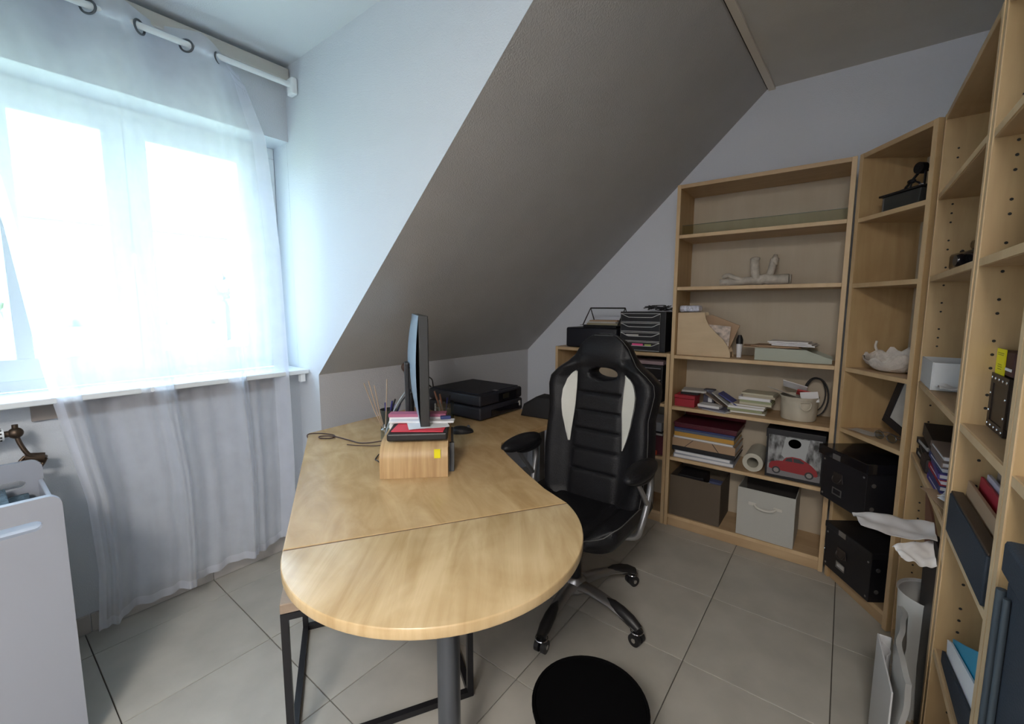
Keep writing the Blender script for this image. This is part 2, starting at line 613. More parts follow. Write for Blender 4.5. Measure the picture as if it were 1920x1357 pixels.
# window
win = bpy.data.objects.new('window_1', None)
C.objects.link(win)
win['kind'] = 'structure'
fr = MB()
for (y0, y1, z0, z1) in ((OY0, OY1 - .002, OZ1 - .055, OZ1), (OY0, OY1 - .002, OZ0 + .025, OZ0 + .075), (OY0, OY0 + .05, OZ0 + .075, OZ1 - .055), (OY1 - .13, OY1 - .002, OZ0 + .075, OZ1 - .055)):
    fr.box(XG - .06, XG - .012, y0, y1, z0, z1, bev=.004)
fr.obj('window_frame', PVC, win)


def sash(y0, y1, z0, z1, w, wb):
    sx = MB()
    sx.box(XG - .045, XG, y0, y1, z1 - w, z1, bev=.006)
    sx.box(XG - .045, XG, y0, y1, z0, z0 + wb, bev=.006)
    sx.box(XG - .045, XG, y0, y0 + w, z0 + wb, z1 - w, bev=.006)
    sx.box(XG - .045, XG, y1 - w, y1, z0 + wb, z1 - w, bev=.006)
    o = sx.obj('sash', PVC, win)
    MB().box(XG - .03, XG - .026, y0 + w - .005, y1 - w + .005, z0 + wb - .005, z1 - w + .005).obj('pane', glass_mat('window_glass', (0.98, 1, 1), 0.04), o)
    return o


s1 = sash(OY0 + .045, .516, OZ0 + .068, OZ1 - .048, .073, .084)
s2 = sash(.517, OY1 - .118, OZ0 + .068, OZ1 - .048, .075, .084)
MB().box(XG - .042, XG - .004, .14, .19, 1.12, 2.06, bev=.004).obj('glazing_bar', PVC, s1)
MB().box(XG - .034, XG - .022, -.1, .445, 1.668, 1.676).obj('glazing_bar', PVC, s1)
MB().box(XG - .034, XG - .022, .59, .96, 1.668, 1.676).obj('glazing_bar', PVC, s2)
hd = MB()
hd.box(XG, XG + .012, .50, .53, 1.50, 1.57, bev=.003)
hd.tube(smoothpath([(XG + .01, .515, 1.55), (XG + .045, .515, 1.55), (XG + .05, .515, 1.52), (XG + .05, .515, 1.43)], 4), .009)
hd.obj('window_handle', PVC, s2, smooth=40)
sl = MB()
sl.box(XG - .01, -2.262, OY0 - .05, YC - .003, .977, 1.0, bev=.004)
so = sl.obj('window_sill', SILL, win)
MB().box(-2.30, -2.275, YC - .045, YC - .02, .935, .977).obj('sill_bracket', SILL, so)
MB().box(XW + .001, XW + .014, .15, 1.0, .905, .965).obj('sill_strip', mat('sill_strip_brown', (0.26, 0.23, 0.21), .8), so)  # thin brown strip on the wall below the sill

# curtain rods
ROX, ROZ = -2.262, 2.408
rod = thing('curtain_rod', 'white curtain rod with end bracket above the window', 'curtain rod', (ROX, .4, ROZ))
MB().cyl((0, -.68, 0), (0, .715, 0.012), .0125).obj('rod', PVC, rod, smooth=40)
MB().box(-.03, .028, .712, .742, -.035, .045, bev=.008).obj('bracket', PVC, rod)
trk = MB()
trk.box(XW + .014, XW + .075, YN + .01, YC - .008, 2.455, 2.515, bev=.006)
trk.obj('curtain_track', TRIM, None, label='cream curtain track box mounted under the dormer ceiling', category='curtain track')

# curtain
P_EY = .145


def lerp_tab(tab, v):
    for (a, fa), (b, fb) in zip(tab, tab[1:]):
        if (a - v) * (b - v) <= 0:
            t = (v - a) / (b - a) if b != a else 0
            return fa + (fb - fa) * t
    return tab[0][1] if abs(v - tab[0][0]) < abs(v - tab[-1][0]) else tab[-1][1]


YL = [(2.47, -.12), (2.1, .02), (1.75, .105), (1.586, .125), (1.09, .168), (.8, .205), (.588, .236), (.3, .245), (.03, .228)]
YR = [(2.47, .84), (2.36, .925), (2.13, .985), (1.6, 1.012), (1.0, 1.018), (.5, 1.02), (.08, 1.006)]


def cur(u, v, off=0.0):
    # u across, v down
    zb = .055 + .055 * u
    ztop = 2.475 - (0.075 * max(0, (u - .9) / .1) ** 1.0 if u > .9 else 0)
    z = ztop + (zb - ztop) * v
    y0, y1 = lerp_tab(YL, z), lerp_tab(YR, z)
    # the top follows the eyelets, lower down folds relax
    ph = 2 * math.pi * (y0 + (y1 - y0) * u - .398) / (2 * P_EY)
    phb = 2 * math.pi * (u * 2.9 + .12)
    k = min(1, v * 1.4)
    amp = .036 * (1 - k) + .045 * k
    s = math.sin(ph) * (1 - k) + (math.sin(phb) + .35 * math.sin(2.3 * phb + 1) + .2 * math.sin(5.1 * phb)) * k * .9
    x = ROX - .012 + amp * s
    x += .006 * noise.noise(Vector((u * 9, v * 3, 1)))
    y = y0 + (y1 - y0) * u + .018 * k * math.sin(phb * 1.0 + .9)
    if u < .07 and v > .3:
        x += .03 * (1 - u / .07) * math.sin(v * 9)
    if v > .0:
        z += .012 * k * math.sin(phb + .5)
    x = max(x, -2.355) if z < .97 or z > 1.03 else max(x, -2.32)
    return (x + off, y, z)


cu = thing('sheer_curtain', 'white sheer voile eyelet curtain hanging in front of the window', 'curtain', (0, 0, 0))
MB().grid(lambda a, b: cur(a, b), 150, 60).obj('voile', sheer_mat('voile', 0.40), cu, smooth=180)
MB().grid(lambda a, b: cur(a, .985 + .015 * b, .0015), 150, 3).obj('hem', sheer_mat('voile_hem', 0.5), cu, smooth=180)
MB().grid(lambda a, b: cur(.955 + .045 * a, b, .0015), 5, 60).obj('side_hem', sheer_mat('voile_side', 0.5), cu, smooth=180)
MB().grid(lambda a, b: cur(.0 + .035 * a, b, .0015), 5, 60).obj('side_hem', sheer_mat('voile_side', 0.5), cu, smooth=180)
MB().grid(lambda a, b: cur(a, 0 + .047 * b, .0015), 150, 4).obj('heading_band', sheer_mat('voile_top', 0.4), cu, smooth=180)
RING = mat('eyelet_steel', (0.11, 0.12, 0.13), .35, .6)
for k, yy in enumerate((-.037, .108, .253, .398, .543, .693, .809)):
    sgn = 1 if k % 2 == 1 else -1
    mb = MB()
    pts = []
    ax = Vector((sgn * .85, 1, 0)).normalized()     # ring plane contains ax and z
    for q in range(28):
        a = 2 * math.pi * q / 28
        pts.append(Vector((ROX, yy, ROZ + .002)) + ax * (.024 * math.cos(a)) + Vector((0, 0, .024 * math.sin(a))))
    mb.tube(pts, .0042, 8, closed=True)
    mb.obj('eyelet', RING, cu, smooth=60)

# ------------------------------------------------------------------ outside
gnd = struct(MB().box(-220, -3.2, -120, 160, -3.2, -3.0), 'ground', mat('field', (0.55, 0.56, 0.36), .9, noise_amt=.15, noise_scale=.1))
LEAF = mat('hazed_leaves', (0.26, 0.31, 0.22), .8)  # leaf colour paled to imitate distance haze
BARK = mat('bark', (0.10, 0.08, 0.06), .9)
hedge = MB()
for i in range(60):
    yy = -60 + i * 4
    hedge.ball((-130 + random.uniform(-4, 4), yy, -1.5), 1, (4, 3.4, 3.0 + random.uniform(0, 2.5)), 8, wob=.3)
hedge.obj('tree_line', LEAF, None, label='distant line of trees on the horizon outside the window', category='trees', kind='stuff')
tree = thing('tree', 'small lone tree in the field behind the right window pane', 'tree', (-24, 8.2, -3.0))
MB().tube(smoothpath([(0, 0, 0), (.05, 0, 1.8), (0, .05, 4.6)], 4), .09, 8).obj('trunk', BARK, tree)
cr_ = MB()
for i in range(40):
    h = random.uniform(2.2, 6.1)
    rr = 1.0 * (1 - abs(h - 3.4) / 3.4)
    a = random.uniform(0, 6.28)
    cr_.ball((rr * math.cos(a), rr * math.sin(a), h), random.uniform(.16, .34), n=6, wob=.5)
cr_.obj('foliage', LEAF, tree, kind='stuff')

# ------------------------------------------------------------------ fitting added around the fill light behind the camera (out of frame)
cl = thing('fill_light_fitting', 'round white fitting added for the unseen fill light', 'lamp', (.15, -1.15, 2.5))
MB().cyl((0, 0, -.02), (0, 0, .04), .09).obj('base', PVC, cl)
MB().lathe([(0.0, -.045), (.3, -.045), (.33, -.03), (.33, -.02), (.0, -.02)]).obj('shade', mat('opal', (.9, .88, .84), .4), cl, smooth=40)


# ------------------------------------------------------------------ bookcases
def bookcase(label, ox, oy, ux, uy, w, h, shelves, holes=True, d=.28, group='birch bookcases', glass_rail=False, topgap=0.0, gapx=0.0, panel_h=None):
    mx = frame(ox, oy, 0, ux, uy)
    # local x along the front, local y to the back
    t = thing('bookcase', label, 'bookcase', mx=mx, group=group)
    th = .02
    for a in (0.001, w - th - .001):
        sp = MB()
        sp.box(a, a + th, 0, d, .001, h, bev=.0015, seg=1)
        s_ = sp.obj('side_panel', BIRCH, t)
        MB().box(a + .0005, a + th - .0005, -.0012, .0008, .003, h - .002).obj('edge_band', BIRCH_EDGE, s_)
        if holes and a < .1:
            hm = MB()
            inner = a + th if a < .1 else a
            sg = 1 if a < .1 else -1
            z = .20
            k_ = 0
            while z < h - .12:
                k_ += 1
                if min(abs(z - q) for q in shelves) > .014 and k_ % 7 not in (0, 3):
                    for yy in (.04,):
                        hm.cyl((inner + sg * .0004, yy, z), (inner - sg * .003, yy, z), .0034, n=8)
                z += .032
            hm.obj('pin_holes', DARKGAP, s_, kind='stuff')
    MB().box(th + .001, w - th - .001, .0, d - .006, h - .022, h - .001, bev=.0012, seg=1).obj('top_panel', BIRCH_H, t)
    MB().box(th + .001, w - th - .001, d - .008, d - .003, .001, h - .023).obj('back_panel', BACKP, t)
    MB().box(th + .001, w - th - .001, .012, .03, .001, .055, bev=.001, seg=1).obj('plinth', BIRCH_H, t)
    for k, z in enumerate(shelves):
        o = MB().box(th + .001, w - th - .001, .004 if k else .002, d - .009, z - .02, z, bev=.0012, seg=1).obj('shelf', BIRCH_H, t)
        MB().box(th + .002, w - th - .002, .0008 if k else 0, .0045 if k else .0025, z - .019, z - .001).obj('edge_band', BIRCH_EDGE, o)
    return t, mx


ZS = [.075, .432, .755, 1.05, 1.445, 1.74]
BCL, MXL = bookcase('low birch bookcase behind the desk chair, printer and letter trays on top', -1.612, 2.57, 1, 0, .80, 1.062, [.075, .425, .755], False)
BCM, MXM = bookcase('tall wide birch bookcase facing the room against the back wall', -.811, 2.57, 1, 0, .805, 2.022, [.075, .438, .748, 1.055, 1.452, 1.745], False)
grx = MB()
grx.box(.022, .783, .05, .055, 1.747, 1.803)
grx.obj('glass_rail', GREENGL, BCM)
gtop = MB()
gtop.box(.022, .783, .0495, .0555, 1.8025, 1.8045)
gtop.obj('rail_edge', mat('glass_edge_green', (0.06, 0.09, 0.06), .3), BCM)
BCC, MXC = bookcase('narrow birch bookcase set diagonally in the corner', .0015, 2.5625, .56, -.83, .390, 2.022, [.075, .438, .765, 1.055, 1.445, 1.738], False)
BCA, MXA = bookcase('tall birch bookcase on the right wall beside the diagonal corner one', .236, 2.238, 0, -1, .742, 2.022, [.04, .78, 1.058, 1.448, 1.742], True)
BCB, MXB = bookcase('narrow birch bookcase on the right wall holding the black clipboard', .238, 1.494, 0, -1, .416, 2.022, [.04, .46, .78, 1.055, 1.448, 1.735], True)
BCN, MXN = bookcase('nearest birch bookcase at the right edge with the navy case in it', .238, 1.076, 0, -1, .80, 2.022, [.04, .46, .78, 1.055, 1.448, 1.735], True)

# ------------------------------------------------------------------ desk
DZ, DT = .72, .026
desk = thing('desk', 'large birch desk with a half-round end in the middle of the room', 'desk', (-1.2, 1.1, 0))
dm = Matrix.Translation((1.2, -1.1, 0))
A_ = Vector((-2.03, 1.012))
SL = Vector((-1.09, .459))
SR = Vector((-.659, 1.13))
outline = [(-2.04, 1.01), (SL.x, SL.y), (SR.x, SR.y), (-.776, 1.178), (-.92, 1.262), (-1.08, 1.362), (-1.165, 1.42), (-1.205, 1.475), (-1.215, 1.56), (-1.205, 1.72), (-1.20, 2.05), (-2.09, 2.05)]
MB().prism(outline, DZ - DT, DZ, 'z', bev=.003, mx=dm).obj('tabletop', DESKM, desk)
ctr = (SL + SR) / 2
rad = (SL - SR).length / 2
a0 = math.atan2(SR.y - ctr.y, SR.x - ctr.x)
gap = Vector((.0042, -.0027))
half = [(ctr.x + gap.x + rad * math.cos(a0 - math.pi * k / 48) * 1.0, ctr.y + gap.y + rad * math.sin(a0 - math.pi * k / 48)) for k in range(49)]
ext = MB().prism(half, DZ - DT, DZ + .0005, 'z', bev=.004, seg=3, mx=dm).obj('tabletop_end', DESKE, desk, label='half-round end piece', smooth=30)
MB().prism([(SL.x + .001, SL.y + .002), (SR.x - .001, SR.y - .002), (SR.x + .0030, SR.y - .0044), (SL.x + .0042, SL.y - .0006)], DZ - DT + .002, DZ - .0015, 'z', mx=dm).obj('seam_strip', mat('seam_brown', (.12, .06, .03), .7), desk)
lg = MB()
lg.cyl((.435 - .005, -.38, .002), (.43, -.38, DZ - DT), .030, n=32)
lg.cyl((.43, -.38, DZ - DT - .008), (.43, -.38, DZ - DT), .05, n=32)
lg.obj('column_leg', GREYM, desk, smooth=40)
for (x, y) in ((-1.93, 1.16), (-1.93, 1.92), (-1.32, 1.94)):
    MB().box(x + 1.2 - .025, x + 1.2 + .025, y - 1.1 - .025, y - 1.1 + .025, .002, DZ - DT, bev=.003).obj('leg', GREYM, desk)
MB().box(-.70, -.15, .80, .82, DZ - DT - .08, DZ - DT).obj('apron', GREYM, desk)

# side table
st = thing('side_table', 'square side table with oak top and black steel cube frame under the desk', 'side table', mx=frame(-1.216, .4945, 0, .288, .489))
L_ = .566
# local x: F->C ; local y: F->A
MB().box(0, L_, 0, L_, .462, .492, bev=.002, seg=1).obj('tabletop', OAK, st)
b_ = .02
for z0 in (.002, .441):
    fm = MB()
    fm.box(.0, L_, 0, b_, z0, z0 + b_)
    fm.box(.0, L_, L_ - b_, L_, z0, z0 + b_)
    fm.box(0, b_, b_, L_ - b_, z0, z0 + b_)
    fm.box(L_ - b_, L_, b_, L_ - b_, z0, z0 + b_)
    fm.obj('floor_frame' if z0 < .1 else 'top_frame', BLACKM, st)
for x in (0, L_ - b_):
    for y in (0, L_ - b_):
        MB().box(x, x + b_, y, y + b_, .022, .441).obj('leg', BLACKM, st)

# waste bin
wb = thing('waste_bin', 'round black waste bin on the floor in front of the desk', 'bin', (-.472, .948, 0))
wbm = mat('bin_black', (.0025, .0025, .003), .9, spec=.05)
mbn = MB()
mbn.lathe([(0, .002), (.118, .002), (.125, .01), (.151, .285), (.1535, .287), (.155, .283), (.155, .276), (.152, .276), (.152, .288), (.146, .286), (.121, .014), (0, .012)], 48)
mbn.obj('bucket', wbm, wb, smooth=40)
MB().lathe([(0.0, .2835), (.09, .284), (.135, .2845), (.1445, .2845), (.1445, .280), (0, .279)], 48).obj('dark_disc', wbm, wb, smooth=40)  # black disc near the rim stands in for the shaded inside

# ------------------------------------------------------------------ white cart on the left
ct = thing('white_cart', 'white storage cart with slotted rounded end panel by the window', 'cart', (-1.75, -.05, 0))


def rrect(y0, y1, z0, z1, r, n=6):
    pts = []
    for (cx_, cy_, a) in ((y1 - r, z1 - r, 0), (y0 + r, z1 - r, 90), (y0 + .01, z0 + .01, 180), (y1 - .01, z0 + .01, 270)):
        rr = r if a < 180 else .01
        for k in range(n + 1):
            q = R(a + 90 * k / n)
            pts.append((cx_ + rr * math.cos(q), cy_ + rr * math.sin(q)))
    return pts


def slotted(x0, x1, name, zt, parent):
    """end panel, plane of constant x, with a stadium slot"""
    outer = rrect(-.30, .20, .05, zt, .03)
    b = bmesh.new()
    slot = []
    yc0, yc1, zc_, rs = -.20, .155 - .012, zt - .075, .0145
    for k in range(9):
        q = R(-90 + 180 * k / 8)
        slot.append((yc1 + rs * math.cos(q), zc_ + rs * math.sin(q)))
    for k in range(9):
        q = R(90 + 180 * k / 8)
        slot.append((yc0 + rs * math.cos(q), zc_ + rs * math.sin(q)))
    fr_ = {}
    for xx in (x0, x1):
        vo = [b.verts.new((xx, p[0], p[1])) for p in outer]
        vs = [b.verts.new((xx, p[0], p[1])) for p in slot]
        es = [b.edges.new((vo[i], vo[(i + 1) % len(vo)])) for i in range(len(vo))]
        es += [b.edges.new((vs[i], vs[(i + 1) % len(vs)])) for i in range(len(vs))]
        bmesh.ops.triangle_fill(b, use_beauty=True, use_dissolve=False, edges=es)
        fr_[xx] = (vo, vs)
    for j in (0, 1):
        A1, B1 = fr_[x0][j], fr_[x1][j]
        for i in range(len(A1)):
            b.faces.new((A1[i], A1[(i + 1) % len(A1)], B1[(i + 1) % len(A1)], B1[i]))
    bmesh.ops.recalc_face_normals(b, faces=b.faces)
    q = MB()
    q._merge(b)
    return q.obj(name, WHITEG, parent, smooth=35)


slotted(-.022, 0, 'end_panel', .797, ct)
slotted(-.45, -.43, 'end_panel', .805, ct)
MB().box(-.030, -.026, -.25, .185, .69, .755).obj('slot_glow_plate', sheer_mat('translucent_plate', 0.88, (.9, .93, .97)), ct)  # translucent plate added so the slot shows bright
MB().box(-.43, -.034, .186, .198, .12, .735, bev=.003).obj('side_panel', WHITEG, ct)
MB().box(-.43, -.022, -.298, -.286, .12, .735, bev=.003).obj('side_panel', WHITEG, ct)
MB().box(-.43, -.022, -.286, .186, .12, .135).obj('bottom', WHITEG, ct)
for x in (-.42, -.04):
    for y in (-.27, .17):
        MB().cyl((x, y - .012, .026), (x, y + .012, .026), .026, n=16).obj('castor', BLACKP, ct, smooth=40)
tw = MB()


def towelf(u, v):
    x = -2.16 + .37 * u
    y = -.30 + .41 * v
    z = .70 + .012 * noise.noise(Vector((x * 14, y * 14, 0))) - .02 * u
    return (x, y, z)


tw.grid(towelf, 24, 24, thick=.05)
tw.obj('grey_blanket', GREYT, None, smooth=180, label='folded slate grey blanket lying inside the white cart', category='blanket')
tw = MB()
tw.grid(lambda u, v: (-2.15 + .18 * u, -.28 + .34 * v, .735 + .01 * noise.noise(Vector((u * 4, v * 4, 3)))), 16, 16, thick=.03)
tw.obj('grey_cloth', GREYT, None, smooth=180, label='dark grey cloth on top of the blanket in the cart', category='cloth')

# radiator pipe and valve
rv = thing('radiator_valve', 'white thermostatic radiator valve with dark brass elbow under the sill', 'valve', (-2.30, .0, .885))
vm = MB()
vm.cyl((0, -.06, 0), (0, .045, 0), .023, n=24)
vm.cyl((0, .045, 0), (0, .052, 0), .019, n=24)
vm.cyl((0, .052, 0), (0, .078, 0), .0205, n=24)
vm.obj('thermostat_head', PVC, rv, smooth=40)
nt_ = MB()
for k in range(10):
    a = 2 * math.pi * k / 10
    nt_.box(-.001, .0225, .056, .062, -.0025, .0025, mx=Matrix.Rotation(a, 4, 'Y'))
    nt_.box(-.001, .0225, .068, .073, -.0025, .0025, mx=Matrix.Rotation(a + .3, 4, 'Y'))
for k in range(5):
    nt_.box(-.001, .0243, .018, .034, -.004, .004, mx=Matrix.Rotation(-.9 + k * .75, 4, 'Y'))
nt_.obj('grip_notches', DARKGAP, rv)
vb = MB()
vb.cyl((0, .078, 0), (0, .115, 0), .011, n=16)
vb.ball((0, .105, 0), .02, n=12)
vb.cyl((0, .105, 0), (0, .105, .03), .008, n=12)
vb.tube(smoothpath([(0, .105, 0), (.005, .112, -.04), (.012, .13, -.085), (0.0, .16, -.1), (-.03, .17, -.11)], 5), .007, 10)
vb.cyl((.0, .118, -.095), (.0, .165, -.105), .018, n=14)
vb.tube(smoothpath([(.0, .12, -.09), (.004, .105, -.11), (.005, .12, -.135), (0, .15, -.14), (-.01, .17, -.11)], 5), .006, 8)
vb.obj('brass_elbow', BRASS, rv, smooth=50)
rad_ = MB()
rad_.box(-2.36, -2.31, -.75, -.08, .16, .86, bev=.01)
for k in range(16):
    rad_.box(-2.312, -2.304, -.73 + k * .04, -.705 + k * .04, .19, .83, bev=.003, seg=1)
rad_.obj('radiator', PVC, None, label='white panel radiator left of the valve under the window', category='radiator')

# ------------------------------------------------------------------ office chair
chair = thing('office_chair', 'black racing-style office chair with two white inserts behind the desk', 'chair', (-.875, 1.61, 0))
X0, Y0c = -.875, 1.61
HW = [(.44, .20), (.50, .245), (.58, .255), (.69, .262), (.78, .258), (.86, .252), (.92, .262), (.97, .270), (1.01, .262), (1.045, .225), (1.08, .175), (1.11, .148), (1.15, .125), (1.18, .10), (1.205, .062), (1.214, .03)]
XS = .013   # centre of the backrest relative to the chair centre


def hw(z):
    return lerp_tab(HW, z)


def bfront(u, z):
    """front surface of the backrest: u in -1..1"""
    w = hw(z)
    x = XS + u * w
    ax = abs(x - XS)
    y = .075 + (z - .45) * .14
    # side bolsters
    bol = math.exp(-((ax - w * .84) / (.055)) ** 2) * (.045 if z < 1.06 else .045 * max(0, 1 - (z - 1.06) / .05))
    y -= bol
    # headrest bulge
    if z > 1.06:
        y -= .022 * math.sin(min(1, (z - 1.06) / .15) * math.pi) * (1 - u * u * .6)
    y -= .010 / (1 + math.exp((ax - .108) / .004))
    if ax < .105:
        for zz in (.945, .860, .777, .689, .595):
            y += .011 * math.exp(-((z + .0 * x - zz) / .006) ** 2)
    if abs(u) > .93:
        y += (abs(u) - .93) / .07 * .03
    return Vector((x, y, z))


HCX, HCZ, HRX, HRZ = XS + .012, 1.036, .066, .026
NU, NV = 60, 110
b = bmesh.new()
Fv, Bv = {}, {}
zs = [.44 + (1.214 - .44) * j / NV for j in range(NV + 1)]


def inh(x, z):
    return ((x - HCX) / HRX) ** 2 + ((z - HCZ) / HRZ) ** 2


for i in range(NU + 1):
    for j in range(NV + 1):
        u = -1 + 2 * i / NU
        p = bfront(u, zs[j])
        Fv[i, j] = p
        th_ = .085 * (1 - abs(u) ** 4 * .55)
        if zs[j] > 1.17:
            th_ *= max(.45, 1 - (zs[j] - 1.17) / .06)
        Bv[i, j] = Vector((p.x, .075 + (zs[j] - .45) * .14 + th_, p.z))
cells = {}
for i in range(NU):
    for j in range(NV):
        c = (Fv[i, j] + Fv[i + 1, j + 1]) / 2
        cells[i, j] = inh(c.x, c.z) > 1
for i in range(NU + 1):
    for j in range(NV + 1):
        st_ = [cells[q] for q in ((i, j), (i - 1, j), (i, j - 1), (i - 1, j - 1)) if q in cells]
        if any(st_) and not all(st_):
            for D_ in (Fv, Bv):
                p = D_[i, j]
                k = 1 / math.sqrt(max(1e-6, inh(p.x, p.z)))
                D_[i, j] = Vector((HCX + (p.x - HCX) * k, p.y, HCZ + (p.z - HCZ) * k))
            Fv[i, j].y += .012
VF, VB = {}, {}
for key in Fv:
    VF[key] = b.verts.new(Fv[key])
    VB[key] = b.verts.new(Bv[key])
for (i, j), ok in cells.items():
    if not ok:
        continue
    b.faces.new((VF[i, j], VF[i + 1, j], VF[i + 1, j + 1], VF[i, j + 1]))
    b.faces.new((VB[i, j + 1], VB[i + 1, j + 1], VB[i + 1, j], VB[i, j]))
    for (di, dj, e0, e1) in ((-1, 0, (i, j), (i, j + 1)), (1, 0, (i + 1, j + 1), (i + 1, j)), (0, -1, (i + 1, j), (i, j)), (0, 1, (i, j + 1), (i + 1, j + 1))):
        if not cells.get((i + di, j + dj), False):
            b.faces.new((VF[e0], VF[e1], VB[e1], VB[e0]))
loose = [v for v in b.verts if not v.link_faces]
bmesh.ops.delete(b, geom=loose, context='VERTS')
bmesh.ops.recalc_face_normals(b, faces=b.faces)
q = MB()
q._merge(b)
back = q.obj('backrest', LEATHER, chair, smooth=50)


def insert(side):
    # white inserts: inner and outer edge tables (distance from the centre)
    tab_in = [(.715, .130), (.80, .122), (.88, .114), (.96, .114), (1.038, .118)]
    tab_out = [(.715, .134), (.76, .150), (.83, .168), (.90, .178), (.95, .178), (1.0, .162), (1.025, .142), (1.038, .120)]

    def f(a, c):
        z = .715 + (1.038 - .715) * c
        i0, o0 = lerp_tab(tab_in, z), lerp_tab(tab_out, z)
        x = i0 + (o0 - i0) * a
        w = hw(z)
        p = bfront(side * x / w, z)
        return p + Vector((0, -.0035 - .004 * math.sin(math.pi * a), 0))
    MB().grid(f, 8, 40, thick=.004).obj('white_insert', LEATHERW, back, smooth=50, label='white insert')
    pts = [f(0, k / 20) for k in range(21)] + [f(1, 1 - k / 20) for k in range(21)]
    MB().tube([p + Vector((0, -.001, 0)) for p in pts], .0018, 6, closed=True).obj('piping_or_highlight', STITCH, back, smooth=60)


insert(-1)
insert(1)
for off_ in (.955,):
    pts = []
    for k in range(80):
        z = .50 + (1.205 - .50) * k / 79
        pts.append(bfront(-off_, z) + Vector((0, -.001, 0)))
    arc = [bfront(-off_ + 2 * off_ * k / 12, 1.207) + Vector((0, -.001, 0)) for k in range(1, 12)]
    pts += arc + [Vector((2 * XS - p.x, p.y, p.z)) for p in reversed(pts[:80])]
    MB().tube(pts, .0013, 6).obj('piping_or_highlight', STITCH, back, smooth=60)
# seat
seat = MB()


def seatf(u, v):
    x = -.245 + .49 * u
    y = -.235 + .44 * v
    e = max(abs(2 * u - 1), 0)
    z = .478 + .022 * (e ** 3) - .03 * max(0, (.22 - v) / .22) ** 2 - .012 * math.exp(-((e - .62) / .05) ** 2)
    # rounded plan
    k = 1 - .16 * max(0, (.3 - v) / .3) ** 2
    x = (x) * k
    y -= 0
    return Vector((x, y + .05 * max(0, (.2 - v) / .2) * e ** 4, z))


sb_ = bmesh.new()
n1, n2 = 40, 40
TOP = [[sb_.verts.new(seatf(i / n1, j / n2)) for j in range(n2 + 1)] for i in range(n1 + 1)]
BOT = {}
for i in range(n1 + 1):
    for j in range(n2 + 1):
        p = seatf(i / n1, j / n2)
        BOT[i, j] = sb_.verts.new((p.x * .97, p.y * .97, .398 + (.015 if i in (0, n1) or j in (0, n2) else 0)))
for i in range(n1):
    for j in range(n2):
        sb_.faces.new((TOP[i][j], TOP[i + 1][j], TOP[i + 1][j + 1], TOP[i][j + 1]))
        sb_.faces.new((BOT[i, j + 1], BOT[i + 1, j + 1], BOT[i + 1, j], BOT[i, j]))
ring = [(i, 0) for i in range(n1)] + [(n1, j) for j in range(n2)] + [(i, n2) for i in range(n1, 0, -1)] + [(0, j) for j in range(n2, 0, -1)]
mid = {}
for (i, j) in ring:
    p = seatf(i / n1, j / n2)
    mid[i, j] = sb_.verts.new((p.x * 1.03, p.y * 1.03, (p.z + .40) / 2))
for a, c in zip(ring, ring[1:] + ring[:1]):
    sb_.faces.new((TOP[a[0]][a[1]], TOP[c[0]][c[1]], mid[c], mid[a]))
    sb_.faces.new((mid[a], mid[c], BOT[c], BOT[a]))
bmesh.ops.recalc_face_normals(sb_, faces=sb_.faces)
seat._merge(sb_)
so_ = seat.obj('seat', LEATHER, chair, smooth=60)
pp = [seatf(i / 30, 0) + Vector((0, -.003, -.004)) for i in range(31)]
pr = [seatf(1, j / 30) + Vector((.003, 0, -.004)) for j in range(1, 31)]
plf = [seatf(0, j / 30) + Vector((-.003, 0, -.004)) for j in range(30, 0, -1)]
MB().tube(plf + pp + pr, .0022, 6).obj('piping_or_highlight', STITCH, so_, smooth=60)
# armrests
for sx, px in ((-1, -.262), (1, .288)):
    pad = MB()
    pad.ball((px, -.075 + (.0 if sx < 0 else .03), .722 if sx < 0 else .705), 1, (.045, .140, .034), 20)
    pad.ball((px, -.02, .695 if sx < 0 else .68), 1, (.034, .10, .03), 16)
    ao = pad.obj('armrest', LEATHER, chair, smooth=60)
    ar = MB()
    path = smoothpath([(px + sx * .0, .03, .69), (px + sx * .006, .05, .63), (px + sx * .004, .03, .55), (px - sx * .008, .0, .46), (px - sx * .035, .0, .405), (px - sx * .14, 0, .385)], 6)
    ar.tube(path, .013, 12)
    ar.tube(smoothpath([(px, -.10, .69), (px + sx * .004, -.04, .62), (px + sx * .004, .02, .55)], 6), .010, 10)
    ar.obj('arm_bracket', SILVER, ao, smooth=60)
